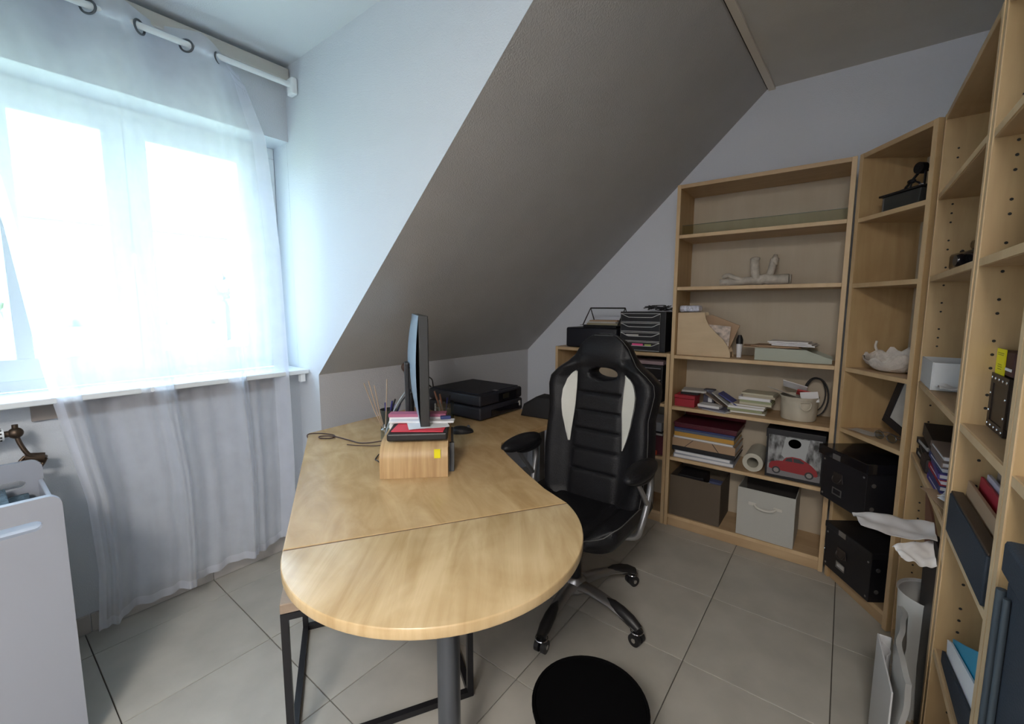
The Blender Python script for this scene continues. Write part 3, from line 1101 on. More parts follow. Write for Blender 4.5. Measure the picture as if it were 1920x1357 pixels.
# mechanism, gas lift, base
mc = MB()
mc.box(-.11, .11, -.12, .14, .355, .398, bev=.01)
mc.obj('tilt_mechanism', BLACKP, chair)
gl_ = MB()
gl_.cyl((-.018, 0, .06), (-.018, 0, .23), .029, n=24)
gl_.cyl((-.018, 0, .23), (-.018, 0, .36), .016, n=24)
gl_.obj('gas_lift', BLACKP, chair, smooth=40)
bs = thing('star_base_tmp', 'x', 'x')
bpy.data.objects.remove(bs)
hub = MB()
hub.lathe([(0, .065), (.045, .065), (.055, .08), (.05, .12), (.036, .135), (0, .135)], 32, mx=Matrix.Translation((-.018, 0, 0)))
base = hub.obj('star_base', SILVER, chair, smooth=40)
for a in (-83, -11, 61, 133, 205):
    ca, sa = math.cos(R(a)), math.sin(R(a))
    cx0 = -.018

    def leg_pt(r, z, s=0):
        return (cx0 + r * ca - s * sa, r * sa + s * ca, z)
    lb = bmesh.new()
    secs = [(.035, .100, .034, .040), (.10, .108, .028, .036), (.20, .104, .025, .030), (.27, .088, .023, .026), (.325, .066, .020, .022)]
    rings = []
    for (r, z, w, h) in secs:
        rg = []
        for k in range(12):
            q = 2 * math.pi * k / 12
            rg.append(lb.verts.new(leg_pt(r, z + h / 2 * math.sin(q), w * math.cos(q))))
        rings.append(rg)
    for A1, B1 in zip(rings, rings[1:]):
        for k in range(12):
            lb.faces.new((A1[k], A1[(k + 1) % 12], B1[(k + 1) % 12], B1[k]))
    lb.faces.new(rings[0])
    lb.faces.new(rings[-1])
    bmesh.ops.recalc_face_normals(lb, faces=lb.faces)
    q_ = MB()
    q_._merge(lb)
    lo_ = q_.obj('leg', SILVER, chair, smooth=40)
    cap = MB()
    cap.tube([leg_pt(.175, .116), leg_pt(.21, .108), leg_pt(.25, .098), leg_pt(.295, .084), leg_pt(.333, .066)], .02, 12, rads=[.004, .019, .0235, .0235, .019])
    cap.obj('foot_cap', BLACKP, lo_, smooth=50)
    cs = MB()
    for s in (-.014, .014):
        p0 = Vector(leg_pt(.325, .026, s - .009))
        p1 = Vector(leg_pt(.325, .026, s + .009))
        cs.cyl(p0, p1, .025, n=20)
    cs.cyl(leg_pt(.325, .03), leg_pt(.325, .062), .006, n=10)
    cw = cs.obj('castor', BLACKP, chair, smooth=40)
    hc = MB()
    for s in (-.024, .024):
        hc.cyl(leg_pt(.325, .026, s - .0012), leg_pt(.325, .026, s + .0012), .009, n=14)
    hc.tube([leg_pt(.325 + .024 * math.cos(2 * math.pi * k / 16), .0555, .024 * math.sin(2 * math.pi * k / 16)) for k in range(16)], .003, 6, closed=True)
    hc.obj('castor_ring', CHROME, cw, smooth=40)

# ------------------------------------------------------------------ things on the desk
RT = DZ
u_ = Vector((.725, .69))
rs_ = thing('monitor_riser', 'bent bamboo monitor riser with a yellow sticker on the desk', 'riser', mx=frame(-1.279, .879, RT, .725, .69))
WR, DR, HR = .24, .34, .128
prof = []
for k in range(9):
    a = R(180 - 90 * k / 8)
    prof.append((.075 + .075 * math.cos(a), HR - .06 + .06 * math.sin(a)))
prof = [(0, .001)] + prof
for k in range(9):
    a = R(90 - 90 * k / 8)
    prof.append((DR - .05 + .05 * math.cos(a), HR - .05 + .05 * math.sin(a)))
prof.append((DR, .001))
inner = [(max(.008, min(DR - .008, p[0] + (.008 if p[0] < DR / 2 else -.008))), p[1] - (.008 if p[1] > HR - .07 else 0)) for p in prof]
inner[0] = (.008, .001)
inner[-1] = (DR - .008, .001)
pb = MB()


def rf(u, v):
    i = u * (len(prof) - 1)
    k = min(int(i), len(prof) - 2)
    t = i - k
    p = (prof[k][0] * (1 - t) + prof[k + 1][0] * t, prof[k][1] * (1 - t) + prof[k + 1][1] * t)
    return (v * WR, p[0], p[1])


pb.grid(rf, 40, 2, thick=-.008)
pb.obj('shell', BAMBOO, rs_, smooth=40)
MB().box(.192, .214, -.0015, .0, .072, .105).obj('sticker', YELLOW, rs_)
sd = MB()
sd.prism([(.20, .001), (.30, .001), (.29, .09), (.25, .115)], WR + .002, WR + .010, 'x')
sd.prism([(.05, .001), (.14, .001), (.10, .10), (.085, .10)], WR + .002, WR + .02, 'x')
sd.obj('black_stand', BLACKP, None, label='small black wedge stand leaning on the right side of the riser', category='stand').matrix_world = rs_.matrix_world
RZ = RT + HR + .001
MR = rs_.matrix_world


def on_riser(x, y, z, rz=0):
    return MR @ Matrix.Translation((x, y, z - RT)) @ Matrix.Rotation(rz, 4, 'Z')


def block(name, label, cat, mx, w, d, h, m_, bev=.002, group=None):
    o = MB().box(-w / 2, w / 2, -d / 2, d / 2, 0, h, bev=bev).obj(name, m_, None, label=label, category=cat, group=group)
    o.matrix_world = mx
    return o


def book(name, label, cat, mx, w, d, h, cover, pages=None, group=None, spine='left'):
    """closed book / folder lying flat: cover boards plus page block"""
    t = thing(name, label, cat, mx=mx, group=group)
    pages = pages or PAPER
    ct_ = min(.003, h * .2)
    cb = MB()
    cb.box(-w / 2, w / 2, -d / 2, d / 2, 0, ct_)
    cb.box(-w / 2, w / 2, -d / 2, d / 2, h - ct_, h)
    if spine == 'left':
        cb.box(-w / 2, -w / 2 + ct_, -d / 2, d / 2, ct_, h - ct_)
    elif spine == 'front':
        cb.box(-w / 2, w / 2, -d / 2, -d / 2 + ct_, ct_, h - ct_)
    cb.obj('cover', cover, t)
    MB().box(-w / 2 + ct_ + .001, w / 2 - .004, -d / 2 + (ct_ + .001 if spine == 'front' else .004), d / 2 - .004, ct_, h - ct_).obj('pages', pages, t)
    return t


def sheet(name, label, cat, mx, w, d, m_, curl=.004, group=None, th=.0008, seed=0):
    o = MB().grid(lambda u, v: (-w / 2 + w * u, -d / 2 + d * v, .001 + curl * (.5 + .5 * noise.noise(Vector((u * 2 + seed, v * 2, seed * 1.7)))) * 1.0), 8, 8, thick=th).obj(name, m_, None, label=label, category=cat, group=group, smooth=60)
    o.matrix_world = mx
    return o


block('black_case', 'flat black plastic case on the riser under the red folder', 'case', on_riser(.130, .10, RZ), .215, .15, .028, BLACKP, .006)
z_ = RZ + .029
o = block('red_folder', 'bright red folder on the black case, on the riser', 'folder', on_riser(.135, .105, z_, R(-6)), .19, .13, .003, REDB, .0005)
o = sheet('white_envelope', 'white sheet on the red folder under the monitor', 'paper', on_riser(.16, .12, z_ + .004, R(12)), .15, .11, PAPER, .004)
block('white_tablet', 'white flat tablet lying across the riser beneath the monitor', 'tablet', on_riser(.135, .160, z_ + .006, R(-4)), .25, .045, .008, PAPER, .003)
t = thing('purple_box', 'white and mauve soap box behind the monitor on the riser', 'box', mx=on_riser(.115, .202, RZ, R(-3)))
MB().box(-.11, .11, -.022, .022, 0, .05, bev=.002).obj('carton', PAPER, t)
MB().box(-.112, .112, -.024, .024, .05, .062).obj('lid', colr('mauve', (.40, .12, .20)), t)
MB().cyl((-.045, -.0222, .025), (-.045, -.0235, .025), .012, n=20).obj('printed_dot', colr('brown_dot', (.25, .10, .04)), t)
block('dark_phone', 'small dark blue eraser box at the right of the riser', 'box', on_riser(.225, .165, z_ + .015, R(8)), .04, .02, .012, BLUE, .002)

# monitor
dM = Vector((-.80, .60))
mon = thing('monitor', 'thin flat monitor seen edge-on above the riser', 'monitor', mx=frame(-1.468, 1.222, RZ, -.80, .60))
# local x along the width, local y: toward the back face (camera side)
MW, MH, MZ = .60, .415, .035
bk = MB()


def mback(u, v):
    x = -MW / 2 + MW * u
    z = MZ + MH * v
    by = .012 + .030 * (1 - (2 * v - 1) ** 2) * (1 - (2 * u - 1) ** 4 * .55)
    return (x, by, z)


bk.grid(mback, 24, 18)
bk.obj('back_cover', MONB, mon, smooth=60)
eg = MB()
eg.box(-MW / 2, MW / 2, -.022, .0125, MZ, MZ + MH, bev=.003)
eg.obj('bezel', MONE, mon)
MB().box(-MW / 2 + .012, MW / 2 - .012, -.0235, -.0215, MZ + .022, MZ + MH - .012).obj('screen', SCREEN, mon)
nk = MB()
nk.box(-.14, -.08, .043, .062, .0, .26, bev=.006)
nk.box(-.145, -.075, .02, .045, .15, .24, bev=.004)
nk.obj('neck', BLACKP, mon)
MB().lathe([(0, 0), (.055, 0), (.058, .004), (.055, .010), (0, .014)], 32, mx=Matrix.Translation((-.11, .045, 0))).obj('foot', BLACKP, mon, smooth=40)
# microphone-like arm behind the monitor
ma = thing('desk_lamp', 'slim black desk lamp with a copper tip behind the monitor', 'lamp', (-1.87, 1.50, RT))
MB().lathe([(0, 0), (.05, 0), (.052, .006), (.045, .014), (0, .016)], 24).obj('base', BLACKP, ma, smooth=40)
MB().tube(smoothpath([(0, 0, .01), (-.005, 0, .15), (-.02, -.01, .27)], 5), .017, 12).obj('arm', BLACKP, ma, smooth=60)
MB().ball((-.025, -.01, .285), .026, (1, 1, 1.1)).obj('head', mat('copper_brown', (.14, .09, .07), .35, .6), ma, smooth=60)

# printer
pr_ = thing('inkjet_printer', 'black inkjet printer on the desk against the low wall', 'printer', (-1.72, 1.862, RT))
PW, PD = .205, .19
MB().box(-PW + .0, PW, -PD, PD, .004, .075, bev=.012, seg=3).obj('body', PRN, pr_, smooth=40)
MB().box(-PW, PW - .003, -PD + .002, PD - .002, .078, .142, bev=.012, seg=3).obj('scanner_unit', PRN, pr_, smooth=40)
MB().box(-PW + .015, PW - .025, -PD + .015, PD - .015, .142, .147, bev=.002).obj('scanner_lid', PRN, pr_)
MB().box(PW, PW + .0015, -.035, .125, .088, .132).obj('control_panel', BLACKG, pr_)
MB().box(PW + .001, PW + .0022, .0, .055, .096, .124).obj('display', mat('printer_display', (.03, .028, .022), .15), pr_)
MB().box(PW, PW + .002, -.10, .15, .016, .05).obj('paper_tray', BLACKG, pr_)
MB().box(PW - .04, PW - .01, -.045, -.02, .1472, .1478).obj('logo_plate', SILVER, pr_)
MB().box(PW + .0005, PW + .0012, .145, .165, .03, .06).obj('label_sticker', PAPERG, pr_)
o = MB()
o.tube(smoothpath([(-1.93, 1.70, RT + .14), (-1.97, 1.66, RT + .19), (-1.99, 1.70, RT + .20), (-2.02, 1.78, RT + .17), (-2.05, 1.82, RT + .12), (-2.05, 1.83, RT + .004)], 6), .004, 8)
o.obj('printer_cable', BLACKP, None, smooth=60, label='black cable loop standing up behind the printer', category='cable')
# mouse
ms = thing('mouse', 'black computer mouse on the desk right of the riser', 'mouse', (-1.455, 1.475, RT), R(-40))
mm = MB()


def mousef(u, v):
    a = u * 2 * math.pi
    r = math.sin(v * math.pi / 2)
    x, y = .032 * r * math.cos(a), .055 * r * math.sin(a)
    z = .034 * math.cos(v * math.pi / 2) ** .7 * (1 - .25 * math.sin(a) * r)
    return (x, y, max(.001, z))


mm.grid(mousef, 32, 12)
mm.obj('shell', BLACKP, ms, smooth=60)
MB().cyl((-.004, .03, .029), (.004, .03, .029), .008, n=14).obj('wheel', GREYM, ms)

# reed diffuser
rd = thing('reed_diffuser', 'small glass reed diffuser with wooden sticks on the desk', 'diffuser', (-1.66, 1.178, RT))
MB().lathe([(0, .001), (.020, .001), (.021, .004), (.021, .05), (.013, .058), (.011, .075), (.0095, .075), (.0115, .057), (.019, .049), (.019, .004), (0, .003)], 24).obj('bottle', CLEAR, rd, smooth=40)
REED = mat('reed_sticks', (.42, .31, .22), .8)
for (dx, dy, hz) in ((-.068, -.058, .265), (-.052, -.045, .275), (-.030, -.03, .255), (.0, .018, .280)):
    dx, dy = dx * 1.0, dy * 1.0
    MB().tube([(-dx * .12, -dy * .12, .006), (dx * .5, dy * .5, hz * .5), (dx, dy, hz)], .0023, 6).obj('stick', REED, rd)
# pen cup
pc = thing('pen_cup', 'dark mesh pen cup left of the monitor neck, behind the riser', 'cup', (-1.80, 1.30, RT))
MB().lathe([(0, .001), (.036, .001), (.040, .10), (.042, .10), (.038, .0), (0, 0)], 24).obj('cup', mat('mesh_grey', (.06, .065, .06), .5, .4), pc, smooth=40)


def pen(label, x, y, z, dx, dy, ln, col, tipc=None, group=None):
    t = thing('pen', label, 'pen', (x, y, z), group=group)
    d = Vector((dx, dy, 1)).normalized()
    MB().cyl((0, 0, 0), d * ln * .72, .0042, n=8).obj('barrel', col, t)
    MB().cyl(d * ln * .72, d * ln, .0052, .0042, n=8).obj('cap', tipc or col, t)
    return t


PENB = colr('pen_blue', (.03, .03, .18), .4)
PENC = colr('pen_copper', (.45, .20, .12), .4)
for k, (dx, dy, ln, c_, lb_) in enumerate(((.25, .24, .155, BLACKP, 'black pen standing highest in the mesh cup'), (-.05, -.02, .13, PENB, 'indigo pen in the mesh cup, left of the others'), (.12, .10, .14, PENB, 'indigo pen in the middle of the mesh cup'), (.33, .30, .135, PENB, 'indigo pen leaning right in the mesh cup'), (.05, .2, .12, mat('pen_lilac', (.25, .22, .4), .4), 'lilac pen in the mesh cup'))):
    pen(lb_, -1.80 - .012 + .006 * k, 1.30 - .01 + .004 * k, RT + .004, dx, dy, ln, c_, group='pens in the mesh cup')
pc = thing('clear_cup', 'clear square plastic cup between riser and printer', 'cup', (-1.655, 1.545, RT), R(35))
mb = MB()
for (x0, x1, y0, y1) in ((-.042, .042, -.042, -.039), (-.042, .042, .039, .042), (-.042, -.039, -.039, .039), (.039, .042, -.039, .039)):
    mb.box(x0, x1, y0, y1, .001, .115)
mb.box(-.042, .042, -.042, .042, .0005, .004)
mb.obj('cup', CLEAR, pc)
for k, (dx, dy, ln, c_, lb_) in enumerate(((-.22, -.20, .175, PENC, 'copper pen in the clear cup, leaning left'), (-.12, -.1, .155, PENC, 'shorter copper pen in the clear cup'), (.15, .1, .15, BLACKP, 'black marker in the clear cup'), (.02, .12, .135, PENB, 'blue pen in the clear cup'))):
    pen(lb_, -1.655 + .006 * k, 1.545 - .004 * k, RT + .005, dx, dy, ln, c_, group='pens in the clear cup')
bl = MB()
bl.ball((0, 0, .028), .03, (1.2, 1, .9), 14, wob=.3)
bl.ball((.045, .02, .024), .024, (1.1, 1, .9), 14, wob=.3)
o = bl.obj('crumpled_tissue', mat('tissue', (.62, .66, .58), .8), None, smooth=60, label='crumpled white tissue beside the reed diffuser', category='tissue')
o.location = (-1.68, 1.235, RT)
# cables on the desk
for pts, lb_, m_, rr in (
    ([(-1.985, .99, RT - .03), (-2.0, .985, RT + .005), (-1.975, 1.03, RT + .006), (-1.90, 1.06, RT + .005), (-1.86, 1.03, RT + .005), (-1.90, .995, RT + .005), (-1.93, 1.01, RT + .005), (-1.87, 1.04, RT + .009), (-1.77, 1.06, RT + .005), (-1.68, 1.07, RT + .006), (-1.60, 1.12, RT + .02), (-1.56, 1.14, RT + .04)], 'brown cable with a loop trailing to the left desk edge', mat('brown_cable', (.05, .02, .015), .5), .0028),
    ([(-1.72, 1.02, RT + .004), (-1.66, 1.05, RT + .004), (-1.58, 1.09, RT + .01), (-1.54, 1.10, RT + .03)], 'short thin cable end on the desk left of the riser', mat('brown_cable', (.05, .02, .015), .5), .002),
    ([(-1.50, 1.03, RT + .004), (-1.46, .985, RT + .004), (-1.40, .955, RT + .02), (-1.385, .965, RT + .004)], 'thin dark cable curling out at the left of the riser', BLACKP, .0022),
    ([(-1.54, 1.10, RT + .01), (-1.56, 1.13, RT + .07), (-1.57, 1.17, RT + .14), (-1.57, 1.22, RT + .20), (-1.545, 1.27, RT + .235)], 'black cable rising behind the riser to the monitor', BLACKP, .004),
    ([(-1.55, 1.09, RT + .01), (-1.565, 1.12, RT + .08), (-1.575, 1.18, RT + .17), (-1.56, 1.24, RT + .245), (-1.53, 1.27, RT + .27)], 'grey cable rising behind the riser to the monitor', mat('grey_cable', (.25, .28, .30), .4), .0035),
):
    MB().tube(smoothpath(pts, 6), rr, 8).obj('cable', m_, None, smooth=60, label=lb_, category='cable')
# black bag behind the chair, on the desk wing
bg = MB()
bg.prism([(0, 0), (.26, 0), (.27, .06), (.22, .115), (.10, .12), (.02, .07)], -.06, .06, 'y', bev=.012)
o = bg.obj('black_bag', mat('bag_black', (.010, .010, .012), .8), None, smooth=50, label='black soft bag on the far desk corner behind the chair', category='bag')
o.matrix_world = frame(-1.44, 1.975, RT, .95, .1)

# ------------------------------------------------------------------ things on the wide bookcase (local frame MXM)


def at(M_, x, y, z, rz=0, rx=0, ry=0):
    return M_ @ Matrix.Translation((x, y, z)) @ Matrix.Rotation(rz, 4, 'Z') @ Matrix.Rotation(ry, 4, 'Y') @ Matrix.Rotation(rx, 4, 'X')


def put(o, mx):
    o.matrix_world = mx
    return o


MX = .811
g = thing('stone_ornament', 'pale grey coral-like stone ornament alone on the second shelf of the wide bookcase', 'ornament', mx=at(MXM, 0, .11, 1.4535))
q = MB()
q.tube(smoothpath([(.225, 0, .018), (.30, .01, .022), (.38, 0, .028), (.44, 0, .022)], 5), .022, 12)
q.tube(smoothpath([(.235, .03, .05), (.265, .02, .062), (.30, .0, .045), (.34, 0, .03)], 5), .013, 10)
q.obj('lying_branch', DRIFT, g, smooth=60)
q = MB()
q.tube(smoothpath([(.41, 0, .03), (.40, 0, .08), (.395, .0, .14)], 5), .022, 12, rads=None)
q.ball((.397, 0, .142), .022, (1.1, 1, .6), 12, wob=.3)
q.obj('upright_stub', DRIFT, g, smooth=60)
q = MB()
q.tube(smoothpath([(.45, 0, .03), (.47, .01, .06), (.478, .02, .10), (.485, .02, .14)], 5), .018, 12)
q.ball((.49, .02, .13), .026, (.7, .8, 1.1), 12, wob=.5)
q.obj('upright_stub', DRIFT, g, smooth=60)
q = MB()
q.tube(smoothpath([(.43, 0, .03), (.455, 0, .035), (.48, 0, .028), (.56, .0, .03)], 5), .027, 14)
q.tube([(.565, 0, .03), (.57, 0, .03)], .024, 14)
q.obj('barrel_end', DRIFT, g, smooth=60)

# plywood magazine file
mg = thing('magazine_file', 'pale plywood magazine file with a curved front at the left of the shelf', 'magazine file', mx=at(MXM, 0, .0, 1.0565))
pf = [(.024, 0), (.024, .247), (.172, .25), (.178, .215), (.197, .176), (.235, .135), (.275, .098), (.302, .06), (.314, .025), (.316, 0)]
for y in (.035, .115):
    MB().prism(pf, y, y + .006, 'y').obj('side_panel', PLY, mg)
MB().box(.024, .030, .041, .115, 0, .24).obj('back_panel', PLY, mg)
MB().box(.030, .312, .041, .115, 0, .006).obj('bottom', PLY, mg)
MB().box(.306, .312, .041, .115, .006, .03).obj('front_lip', PLY, mg)
o = MB().prism([(.05, .012), (.05, .22), (.20, .235), (.345, .178), (.30, .05), (.28, .012)], .09, .10, 'y').obj('kraft_board', KRAFT, None, label='brown card sticking out of the plywood magazine file', category='card')
put(o, at(MXM, 0, 0, 1.0565))
o = MB().prism([(.06, .012), (.06, .19), (.20, .18), (.305, .172), (.298, .06), (.27, .012)], .066, .069, 'y').obj('floral_sheet', mat('floral_sheet', (.50, .42, .36), .5, noise_amt=.5, noise_scale=40), None, label='patterned pale sheet inside the plywood magazine file', category='paper')
put(o, at(MXM, 0, 0, 1.0565))
q = MB().box(-.056, .056, -.035, .035, 0, .038, bev=.01, seg=2)
o = q.obj('foil_pack', mat('foil_lilac', (.60, .62, .74), .3, .3, noise_amt=.3, noise_scale=60, bump=.8, bump_scale=90), None, label='small crinkled silver-lilac pack on top of the plywood magazine file', category='pack')
put(o, at(MXM, .083, .078, 1.3075))
t = thing('marker_bottle', 'small white bottle with black cap beside the magazine file', 'bottle', mx=at(MXM, .347, .10, 1.0565))
MB().lathe([(0, 0), (.012, 0), (.015, .06), (.015, .075), (0, .075)], 18).obj('body', PAPER, t, smooth=40)
MB().lathe([(0, .076), (.018, .076), (.018, .10), (.009, .125), (0, .126)], 18).obj('cap', BLACKP, t, smooth=40)
# sage file lying
t = thing('sage_file', 'sage green card magazine file lying on its side', 'magazine file', mx=at(MXM, 0, 0, 1.0565))
pf = [(.435, 0), (.435, .066), (.665, .064), (.772, .022), (.772, .002), (.69, 0)]
MB().prism(pf, .03, .032, 'y').obj('side_panel', SAGE, t)
MB().prism(pf, .22, .222, 'y').obj('side_panel', SAGE, t)
MB().box(.435, .664, .033, .219, .062, .064).obj('top_panel', SAGE, t)
MB().box(.435, .437, .033, .219, .001, .061).obj('end_panel', SAGE, t)
for k, (lb_, xx, rz, h, m_, w, d) in enumerate((
        ('brown cardboard sheet lying on the sage file', .50, 8, .004, KRAFT, .26, .17),
        ('thin brown folder between the card and the white booklets', .53, -6, .005, KRAFT, .22, .16),
        ('lowest white booklet on the sage file', .61, -5, .006, PAPER, .19, .15),
        ('middle white booklet on the sage file', .60, -7, .006, PAPER, .19, .15),
        ('topmost white booklet on the sage file', .585, -4, .006, PAPER, .18, .15))):
    zz = 1.0565 + .068 + [0, .005, .0125, .0205, .0285][k]
    if k < 2:
        block('card_sheet', lb_, 'card', at(MXM, xx, .11, zz, R(rz)), w, d, h, m_, .0005)
    else:
        book('booklet', lb_, 'booklet', at(MXM, xx, .11, zz, R(rz), ry=R(0)), w, d, h, PAPER, PAPERG, group='white booklets on the sage file', spine='front')

# shelf with small boxes, booklets, bucket
ZT = .749
t = thing('red_box', 'small dark red box at the left end of the shelf', 'box', mx=at(MXM, .084, .09, ZT))
MB().box(-.057, .057, -.06, .05, 0, .046, bev=.002).obj('base', RED, t)
MB().box(-.059, .059, -.062, .052, .048, .068, bev=.002).obj('lid', RED, t)
block('black_wallet', 'flat black wallet on top of the small red box', 'wallet', at(MXM, .10, .10, ZT + .069), .10, .08, .012, BLACKC)
block('beige_card_box', 'beige flat card box lying crooked over the black wallet', 'box', at(MXM, .115, .13, ZT + .082, R(8)), .135, .11, .012, PAPERG, .001)
block('white_notepad', 'white notepad lying near the shelf front edge', 'notepad', at(MXM, .22, .07, ZT + .012, R(-6)), .12, .08, .014, PAPER, .001)
block('blue_booklet', 'grey booklet under the white notepad', 'booklet', at(MXM, .245, .08, ZT + .001, R(-10)), .15, .11, .010, colr('greyblue', (.12, .12, .17)), .001)
sheet('loose_sheet', 'white sheet poking over the shelf front edge under the notepad', 'paper', at(MXM, .26, .035, ZT + .0002, R(-18)), .14, .07, PAPER, .001)
block('tin_box', 'little grey tin with white square label behind the notepad', 'box', at(MXM, .195, .15, ZT + .001), .06, .05, .10, colr('tin_dark', (.07, .07, .10)))
block('tin_label_box', 'tiny white box in front of the grey tin', 'box', at(MXM, .205, .121, ZT + .028), .022, .012, .03, PAPER)
for k, (lb_, x, a, col) in enumerate((('brown leaflet leaning over the notepad', .235, 32, mat('leaflet_brown', (.22, .17, .14), .6)), ('cream leaflet leaning beside the brown one', .275, 36, PAPERG), ('leaflet with a blue cover leaning on the booklet pile', .315, 30, colr('cover_blue', (.06, .07, .25))))):
    block('leaflet', lb_, 'leaflet', at(MXM, x, .125 - .01 * k, ZT + .05 + .006 * k, R(-4), ry=R(a)), .125, .09, .006, col, .001)
yy = ZT + .001
names = ['lowest', 'second', 'third', 'fourth', 'fifth', 'sixth', 'seventh', 'eighth', 'topmost']
BKC = [mat('booklet_cream', (.55, .52, .40), .6), mat('booklet_green', (.34, .37, .22), .6), PAPER, mat('booklet_sand', (.45, .40, .30), .6)]
for k in range(9):
    h = [.011, .013, .012, .014, .012, .012, .016, .012, .010][k]
    book('booklet', names[k] + ' thin booklet of the cream and green pile beside the enamel bucket', 'booklet', at(MXM, (.41 if k < 4 else .455) + random.uniform(-.012, .012), .115, yy, R(random.uniform(-7, 5))), .175 if k < 4 else .155, .12, h, BKC[k % 4], PAPER, group='booklet pile beside the enamel bucket', spine='front' if k % 3 else 'left')
    yy += h + .0008
bu = thing('enamel_bucket', 'cream enamel bucket stuffed with papers on the shelf', 'bucket', mx=at(MXM, .645, .115, ZT + .001))
MB().lathe([(0, 0), (.076, 0), (.080, .008), (.0835, .09), (.0835, .112), (.088, .118), (.088, .124), (.0835, .124), (.0815, .115), (.081, .09), (.077, .01), (0, .004)], 40).obj('pail', CREAM, bu, smooth=40)
hh = MB()
for sx in (-1, 1):
    a = R(-68) if sx > 0 else R(-68 + 180)
    c = Vector((.086 * math.cos(a), .086 * math.sin(a), .085))
    tdir = Vector((-math.sin(a), math.cos(a), 0))
    nd = Vector((math.cos(a), math.sin(a), 0))
    hh.tube(smoothpath([c + tdir * -.024 + Vector((0, 0, .015)), c + tdir * -.022 + nd * .006 + Vector((0, 0, -.008)), c + nd * .012 + Vector((0, 0, -.022)), c + tdir * .022 + nd * .006 + Vector((0, 0, -.008)), c + tdir * .024 + Vector((0, 0, .015)), c + nd * .004 + Vector((0, 0, .018)), c + tdir * -.024 + Vector((0, 0, .015))], 5), .0035, 8)
hh.obj('lug', CREAM, bu, smooth=60)
for lb_, x, y, z, w, d, rz, rx, ry, m_ in (
        ('large white sheet sticking out of the enamel bucket to the left', .585, .13, .875, .17, .11, -12, -15, 14, PAPERG),
        ('white carton with green print sticking out of the bucket', .62, .14, .915, .115, .06, -8, -40, 12, PAPER),
        ('white card standing at the right rim of the bucket', .69, .08, .875, .08, .055, 20, 70, -6, PAPER)):
    block('paper_card', lb_, 'paper', at(MXM, x, y, z, R(rz), R(rx), R(ry)), w, d, .002 if m_ is PAPERG else .004, m_, .0005)
block('red_tag', 'red and grey packet in the middle of the enamel bucket', 'packet', at(MXM, .66, .12, .885, R(5), R(-35), R(8)), .06, .05, .008, colr('tag_red', (.45, .05, .05)))
q = MB()
for k, (rr, cx0, cz0) in enumerate(((.085, .745, .875), (.078, .735, .885), (.09, .74, .868))):
    pts = []
    for i in range(30):
        a = 2 * math.pi * i / 30
        pts.append((cx0 + rr * .62 * math.cos(a), .19 + .02 * math.sin(a + k) + .008 * k, cz0 + rr * 1.15 * math.sin(a)))
    q.tube(pts, .0032, 7, closed=True)
o = q.obj('cable_coil', BLACKP, None, smooth=60, label='coil of black cable standing behind the enamel bucket', category='cable')
put(o, at(MXM, -.03, .0, -.012))

# folder stack
ZT = .439
yy = ZT
ST = [('clear sleeve of pale papers at the bottom of the folder stack', .022, mat('sleeve_pale', (.40, .43, .50), .3), .33, 'left', 3),
      ('second clear sleeve of white papers from the bottom of the folder stack', .020, mat('sleeve_pale2', (.45, .48, .55), .35), .31, 'left', -3),
      ('black ring folder in the lower folder stack', .026, BLACKC, .345, 'front', 0),
      ('kraft folder with black elastic straps in the folder stack', .046, KRAFT, .345, 'front', 0),
      ('white paper folder between kraft and orange ones', .014, PAPERG, .33, 'left', -2),
      ('orange folder in the upper folder stack', .024, ORANGE, .325, 'front', 1),
      ('slate blue folder under the maroon one', .014, colr('slate_blue', (.10, .13, .20)), .325, 'front', 0),
      ('indigo folder just beneath the maroon box', .010, BLUE, .33, 'front', 1)]
fst = {}
for k, (lb_, h, m_, w, sp_, rz) in enumerate(ST):
    mxk = at(MXM, .20, .135, yy, R(rz * .5))
    t = book('folder', lb_, 'folder', mxk, w, .235, h, m_, PAPER, group='folder stack under the maroon box', spine=sp_)
    if 'elastic' in lb_:
        e = MB()
        e.prism([(-.10, .001), (-.055, h), (-.051, h), (-.096, .001)], -.1195, -.118, 'y')
        e.prism([(.085, .001), (.05, h), (.054, h), (.089, .001)], -.1195, -.118, 'y')
        e.obj('elastic', BLACKC, t, kind=None)
    yy += h + .001
t = thing('maroon_box', 'maroon document box on top of the folder stack', 'box', mx=at(MXM, .205, .14, yy))
MB().box(-.17, .17, -.12, .12, 0, .022, bev=.003).obj('base', MAROON, t)
MB().box(-.175, .175, -.124, .124, .0225, .030, bev=.003).obj('lid', MAROON, t)
MB().box(-.17, .175, .10, .122, .031, .062, bev=.003).obj('raised_back', colr('dark_red', (.16, .01, .02)), t)

# roll
t = thing('paper_roll', 'cream paper roll lying end-on between folders and car box', 'roll', mx=at(MXM, .459, .03, .439 + .051))
MB().lathe([(.028, 0), (.0505, 0), (.0505, .22), (.028, .22), (.028, 0)], 40, mx=Matrix.Rotation(R(-90), 4, 'X')).obj('roll', mat('roll_cream', (.56, .54, .46), .7), t, smooth=40)

